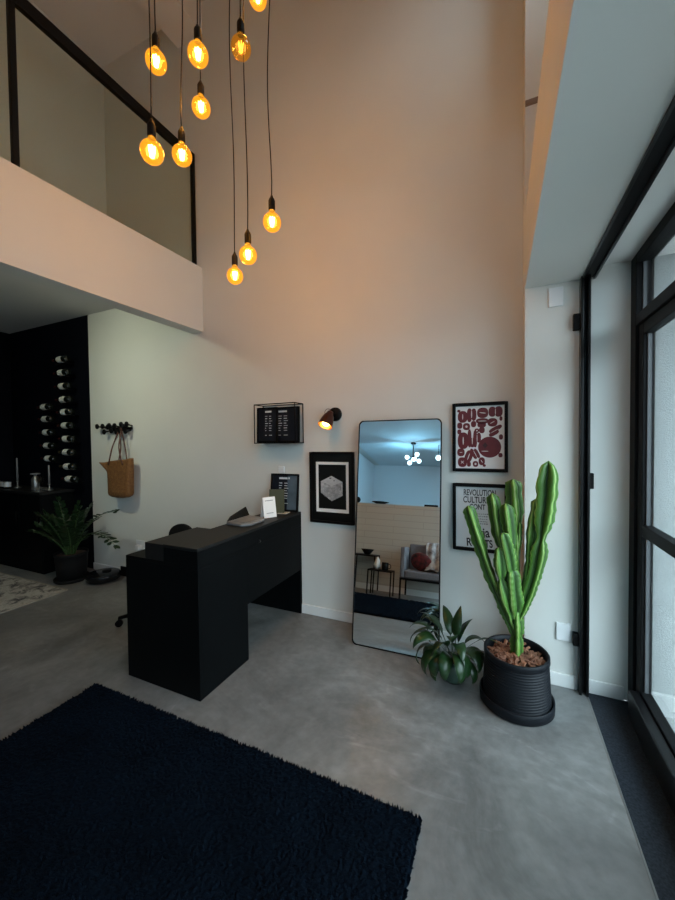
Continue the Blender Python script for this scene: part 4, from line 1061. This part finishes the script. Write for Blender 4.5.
for k in range(nz+1):
    u = k/nz; z = 0.910+0.410*u
    hw = 0.188-0.012*math.cos(u*PI) + (0.0 if u > 0.12 else -0.05*(1-u/0.12)**2)
    hd = 0.062-0.022*u + (0.0 if u > 0.12 else -0.02*(1-u/0.12)**2)
    for i in range(na):
        a = 2*PI*i/na; cc, ss = math.cos(a), math.sin(a)
        x = math.copysign(abs(cc)**0.55,cc)*hw; y = math.copysign(abs(ss)**0.7,ss)*hd
        if x < 0: x -= 0.070*max(0,u-0.72)/0.28*(abs(cc)**3); 
        if cc < -0.8: y -= 0.05*max(0,u-0.72)/0.28
        zz = z + 0.022*u*(x/0.2) + 0.015*math.sin(i*0.7)*0.15
        if k == 0: zz += 0.012*abs(x/0.2)
        vs.append((cx_+x, cy_+y, zz))
fs = [(k*na+i,k*na+(i+1)%na,(k+1)*na+(i+1)%na,(k+1)*na+i) for k in range(nz) for i in range(na)] + [tuple(range(na-1,-1,-1))]
bg_.add(vs, fs, 0, True)
o = bg_.build('woven_body', m_straw, t); sd_ = o.modifiers.new('thickness','SOLIDIFY'); sd_.thickness = 0.006
for yy, xs, top in ((2.612,(-3.93,-3.70),-3.825),(2.695,(-3.89,-3.74),-3.82)):
    z0_ = 1.27
    MB().tube(catmull([(xs[0],yy,z0_),(xs[0]*0.47+top*0.53,yy+0.01,1.46),(top-0.02,D-0.068,1.640),(top,D-0.066,1.668),(top+0.02,D-0.068,1.640),(xs[1]*0.47+top*0.53,yy+0.01,1.46),(xs[1],yy,z0_)],6), 0.0075, 8).build('strap', m_leather, t)

# ================================================================== wall plates
def plate(label, cat, x0, x1, z0, z1, y, name, dep=0.011):
    t = thing(name, label, cat, ((x0+x1)/2,y,(z0+z1)/2))
    MB().box((x0,y-dep,z0),(x1,y-0.0005,z1)).build('cover', m_plate, t, bevel=0.003)
    return t
t = plate('blank white plate high on the pier under the entry ceiling', 'wall plate', 0.268,0.344,2.288,2.40,DC,'wall_plate')
t = plate('white wall plate low on the pier behind the cactus pot', 'wall plate', 0.314,0.388,0.283,0.390,DC,'wall_plate')
t = plate('white wall socket with a plug low on the wall left of the desk', 'wall socket', -3.69,-3.56,0.305,0.43,D,'wall_socket')
MB().box((-3.655,D-0.055,0.335),(-3.595,D-0.011,0.385)).build('plug', m_plate, t, bevel=0.008)

# ================================================================== WHAT THE MIRROR SHOWS: seating by the half wall, back room
t = thing('armchair', 'grey upholstered armchair on black metal legs before the cream half wall', 'armchair', (-0.76,-0.10,0))
ax0, ax1, ay0, ay1 = -1.085, -0.42, -0.33, 0.15
MB().box((ax0+0.06,ay0+0.10,0.275),(ax1-0.06,ay1,0.375)).build('seat', m_sofa, t, bevel=0.02, segs=3)
MB().box((ax0+0.06,ay0,0.275),(ax1-0.06,ay0+0.10,0.72)).build('backrest', m_sofa, t, bevel=0.02, segs=3)
for xx in (ax0, ax1-0.06): MB().box((xx,ay0,0.275),(xx+0.06,ay1,0.675)).build('armrest', m_sofa, t, bevel=0.015, segs=3)
MB().box((ax0,ay0,0.250),(ax1,ay1,0.275)).build('base_rail', m_black, t)
for xx in (ax0, ax1-0.022):
    for yy in (ay0, ay1-0.022): MB().box((xx,yy,0.0),(xx+0.022,yy+0.022,0.25)).build('leg', m_black, t)
o = MB().sphere((0,0,0), 0.15, 20, sc=(1,0.40,0.85)).build('cushion', m_cush); o.location = (-0.85,-0.07,0.376); o.rotation_euler = (-0.3,0.2,0.1)
tag(o, 'dark red and black cushion leaning in the grey armchair', 'cushion')
th_ = MB(); n1, n2 = 16, 24; vs = []
prof_ = [(-0.342,0.50),(-0.345,0.70),(-0.33,0.735),(-0.27,0.74),(-0.215,0.735),(-0.185,0.69),(-0.12,0.60),(-0.03,0.50),(0.03,0.42),(0.06,0.392)]
pc_ = catmull([(0,y,z) for y,z in prof_], 4)
for j in range(len(pc_)):
    v = j/(len(pc_)-1)
    for i in range(n1+1):
        u = i/n1; q = pc_[j]
        amp = 0.016*min(1, max(0, v*3-0.8))
        vs.append((-0.755+0.22*u+0.05*v*(u-0.5)+0.02*math.sin(v*9), q.y+amp*math.sin(u*15+v*5), max(q.z, 0.388)+amp*0.8*math.cos(u*11+v*3)+0.008))
m_ = len(pc_)
th_.add(vs, [(j*(n1+1)+i,j*(n1+1)+i+1,(j+1)*(n1+1)+i+1,(j+1)*(n1+1)+i) for j in range(m_-1) for i in range(n1)], 0, True)
o = th_.build('throw_blanket', m_throw); sd_ = o.modifiers.new('thickness','SOLIDIFY'); sd_.thickness = 0.012; sd_.offset = 1
tag(o, 'pale grey throw draped over the back of the armchair', 'blanket')

def frame_table(label, x0,x1,y0,y1,h):
    t = thing('side_table', label, 'side table', ((x0+x1)/2,(y0+y1)/2,0), 0, 'black nesting side tables')
    MB().box((x0,y0,h-0.018),(x1,y1,h)).build('tabletop', m_black, t, bevel=0.002)
    for xx in (x0, x1-0.016):
        for yy in (y0, y1-0.016): MB().box((xx,yy,0.0),(xx+0.016,yy+0.016,h-0.018)).build('leg', m_black, t)
    return t
frame_table('taller thin black side table carrying the bowl', -1.85,-1.48,-0.33,-0.03,0.51)
frame_table('lower thin black side table carrying the pot', -1.52,-1.185,-0.015,0.21,0.34)
tag(MB().lathe([(0.0005,0.5105),(0.045,0.5105),(0.05,0.522),(0.098,0.585),(0.092,0.586),(0.045,0.53),(0.0005,0.528)], (-1.64,-0.18,0), n=28).build('bowl', m_black), 'black flared bowl on the taller side table', 'bowl')
t = thing('mug', 'black lidded mug on the lower side table', 'mug', (-1.30,0.10,0.342))
MB().lathe([(0.0005,0.342),(0.042,0.342),(0.046,0.36),(0.046,0.44),(0.042,0.44),(0.040,0.36),(0.0005,0.352)], (-1.30,0.10,0), n=24).build('cup', m_black, t)
MB().tube(catmull([(-1.256,0.10,0.425),(-1.225,0.10,0.415),(-1.225,0.10,0.375),(-1.256,0.10,0.365)],5), 0.005, 6).build('handle', m_black, t)
nk = MB().lathe([(0.0005,0.342),(0.03,0.342),(0.055,0.40),(0.03,0.47),(0.012,0.50),(0.0005,0.505)], (-1.415,0.08,0), n=14).build('white_vase', m_paper)
tag(nk, 'small white vase beside the black mug on the lower table', 'vase')
tag(MB().lathe([(0.0005,1.286),(0.05,1.286),(0.14,1.32),(0.135,1.322),(0.05,1.295),(0.0005,1.293)], (-1.55,-0.425,0), n=28).build('tray', m_black), 'shallow black dish on top of the cream half wall', 'dish')
tag(MB().box((-0.86,-0.46,1.286),(-0.66,-0.39,1.318)).build('card_box', m_black, bevel=0.004), 'low black card box on the end of the half wall', 'box')
tag(MB().sphere((-1.93,-0.425,1.336), 0.05, 18, sc=(1,0.7,1)).build('ornament', m_black), 'round black ornament standing on the cream half wall', 'ornament')

t = thing('globe_chandelier', 'black branching ceiling lamp with white glass globes in the back room', 'chandelier', (-1.49,-3.1,3.0))
cx_, cy_, cz_ = -1.49, -3.1, 2.66
MB().lathe([(0.0005,-0.03),(0.06,-0.03),(0.06,0.0),(0.0005,0.0)], (cx_,cy_,3.0), n=24).build('canopy', m_black, t)
a_ = MB(); a_.tube([(cx_,cy_,2.98),(cx_,cy_,cz_)], 0.012, 8); gl = []
for k, (dx,dy,dz) in enumerate(((0.10,0.05,0.05),(-0.13,0.04,-0.02),(0.16,0.10,-0.12),(-0.05,0.12,-0.17),(0.02,-0.14,-0.02))):
    e = (cx_+dx,cy_+dy,cz_+dz); gl.append(e); a_.tube([(cx_,cy_,cz_),e], 0.010, 8)
a_.build('arms', m_black, t)
for e in gl: MB().sphere(e, 0.05, 16).build('globe', m_globe, t)
L = bpy.data.lights.new('chandelier_light', 'POINT'); L.energy = 56; L.color = (0.27,0.70,1.0); L.shadow_soft_size = 0.03
lo = bpy.data.objects.new('chandelier_light', L); COL.objects.link(lo); lo.parent = t; lo.location = (0,0.0,-0.40)
t = thing('globe_pendant', 'single white globe lamp hanging right of the chandelier', 'pendant lamp', (-0.93,-3.3,3.0))
MB().cyl((-0.93,-3.3,3.0),(-0.93,-3.3,2.74),0.006,n=8).build('stem', m_black, t)
MB().sphere((-0.93,-3.3,2.69), 0.06, 16).build('globe', m_globe, t)
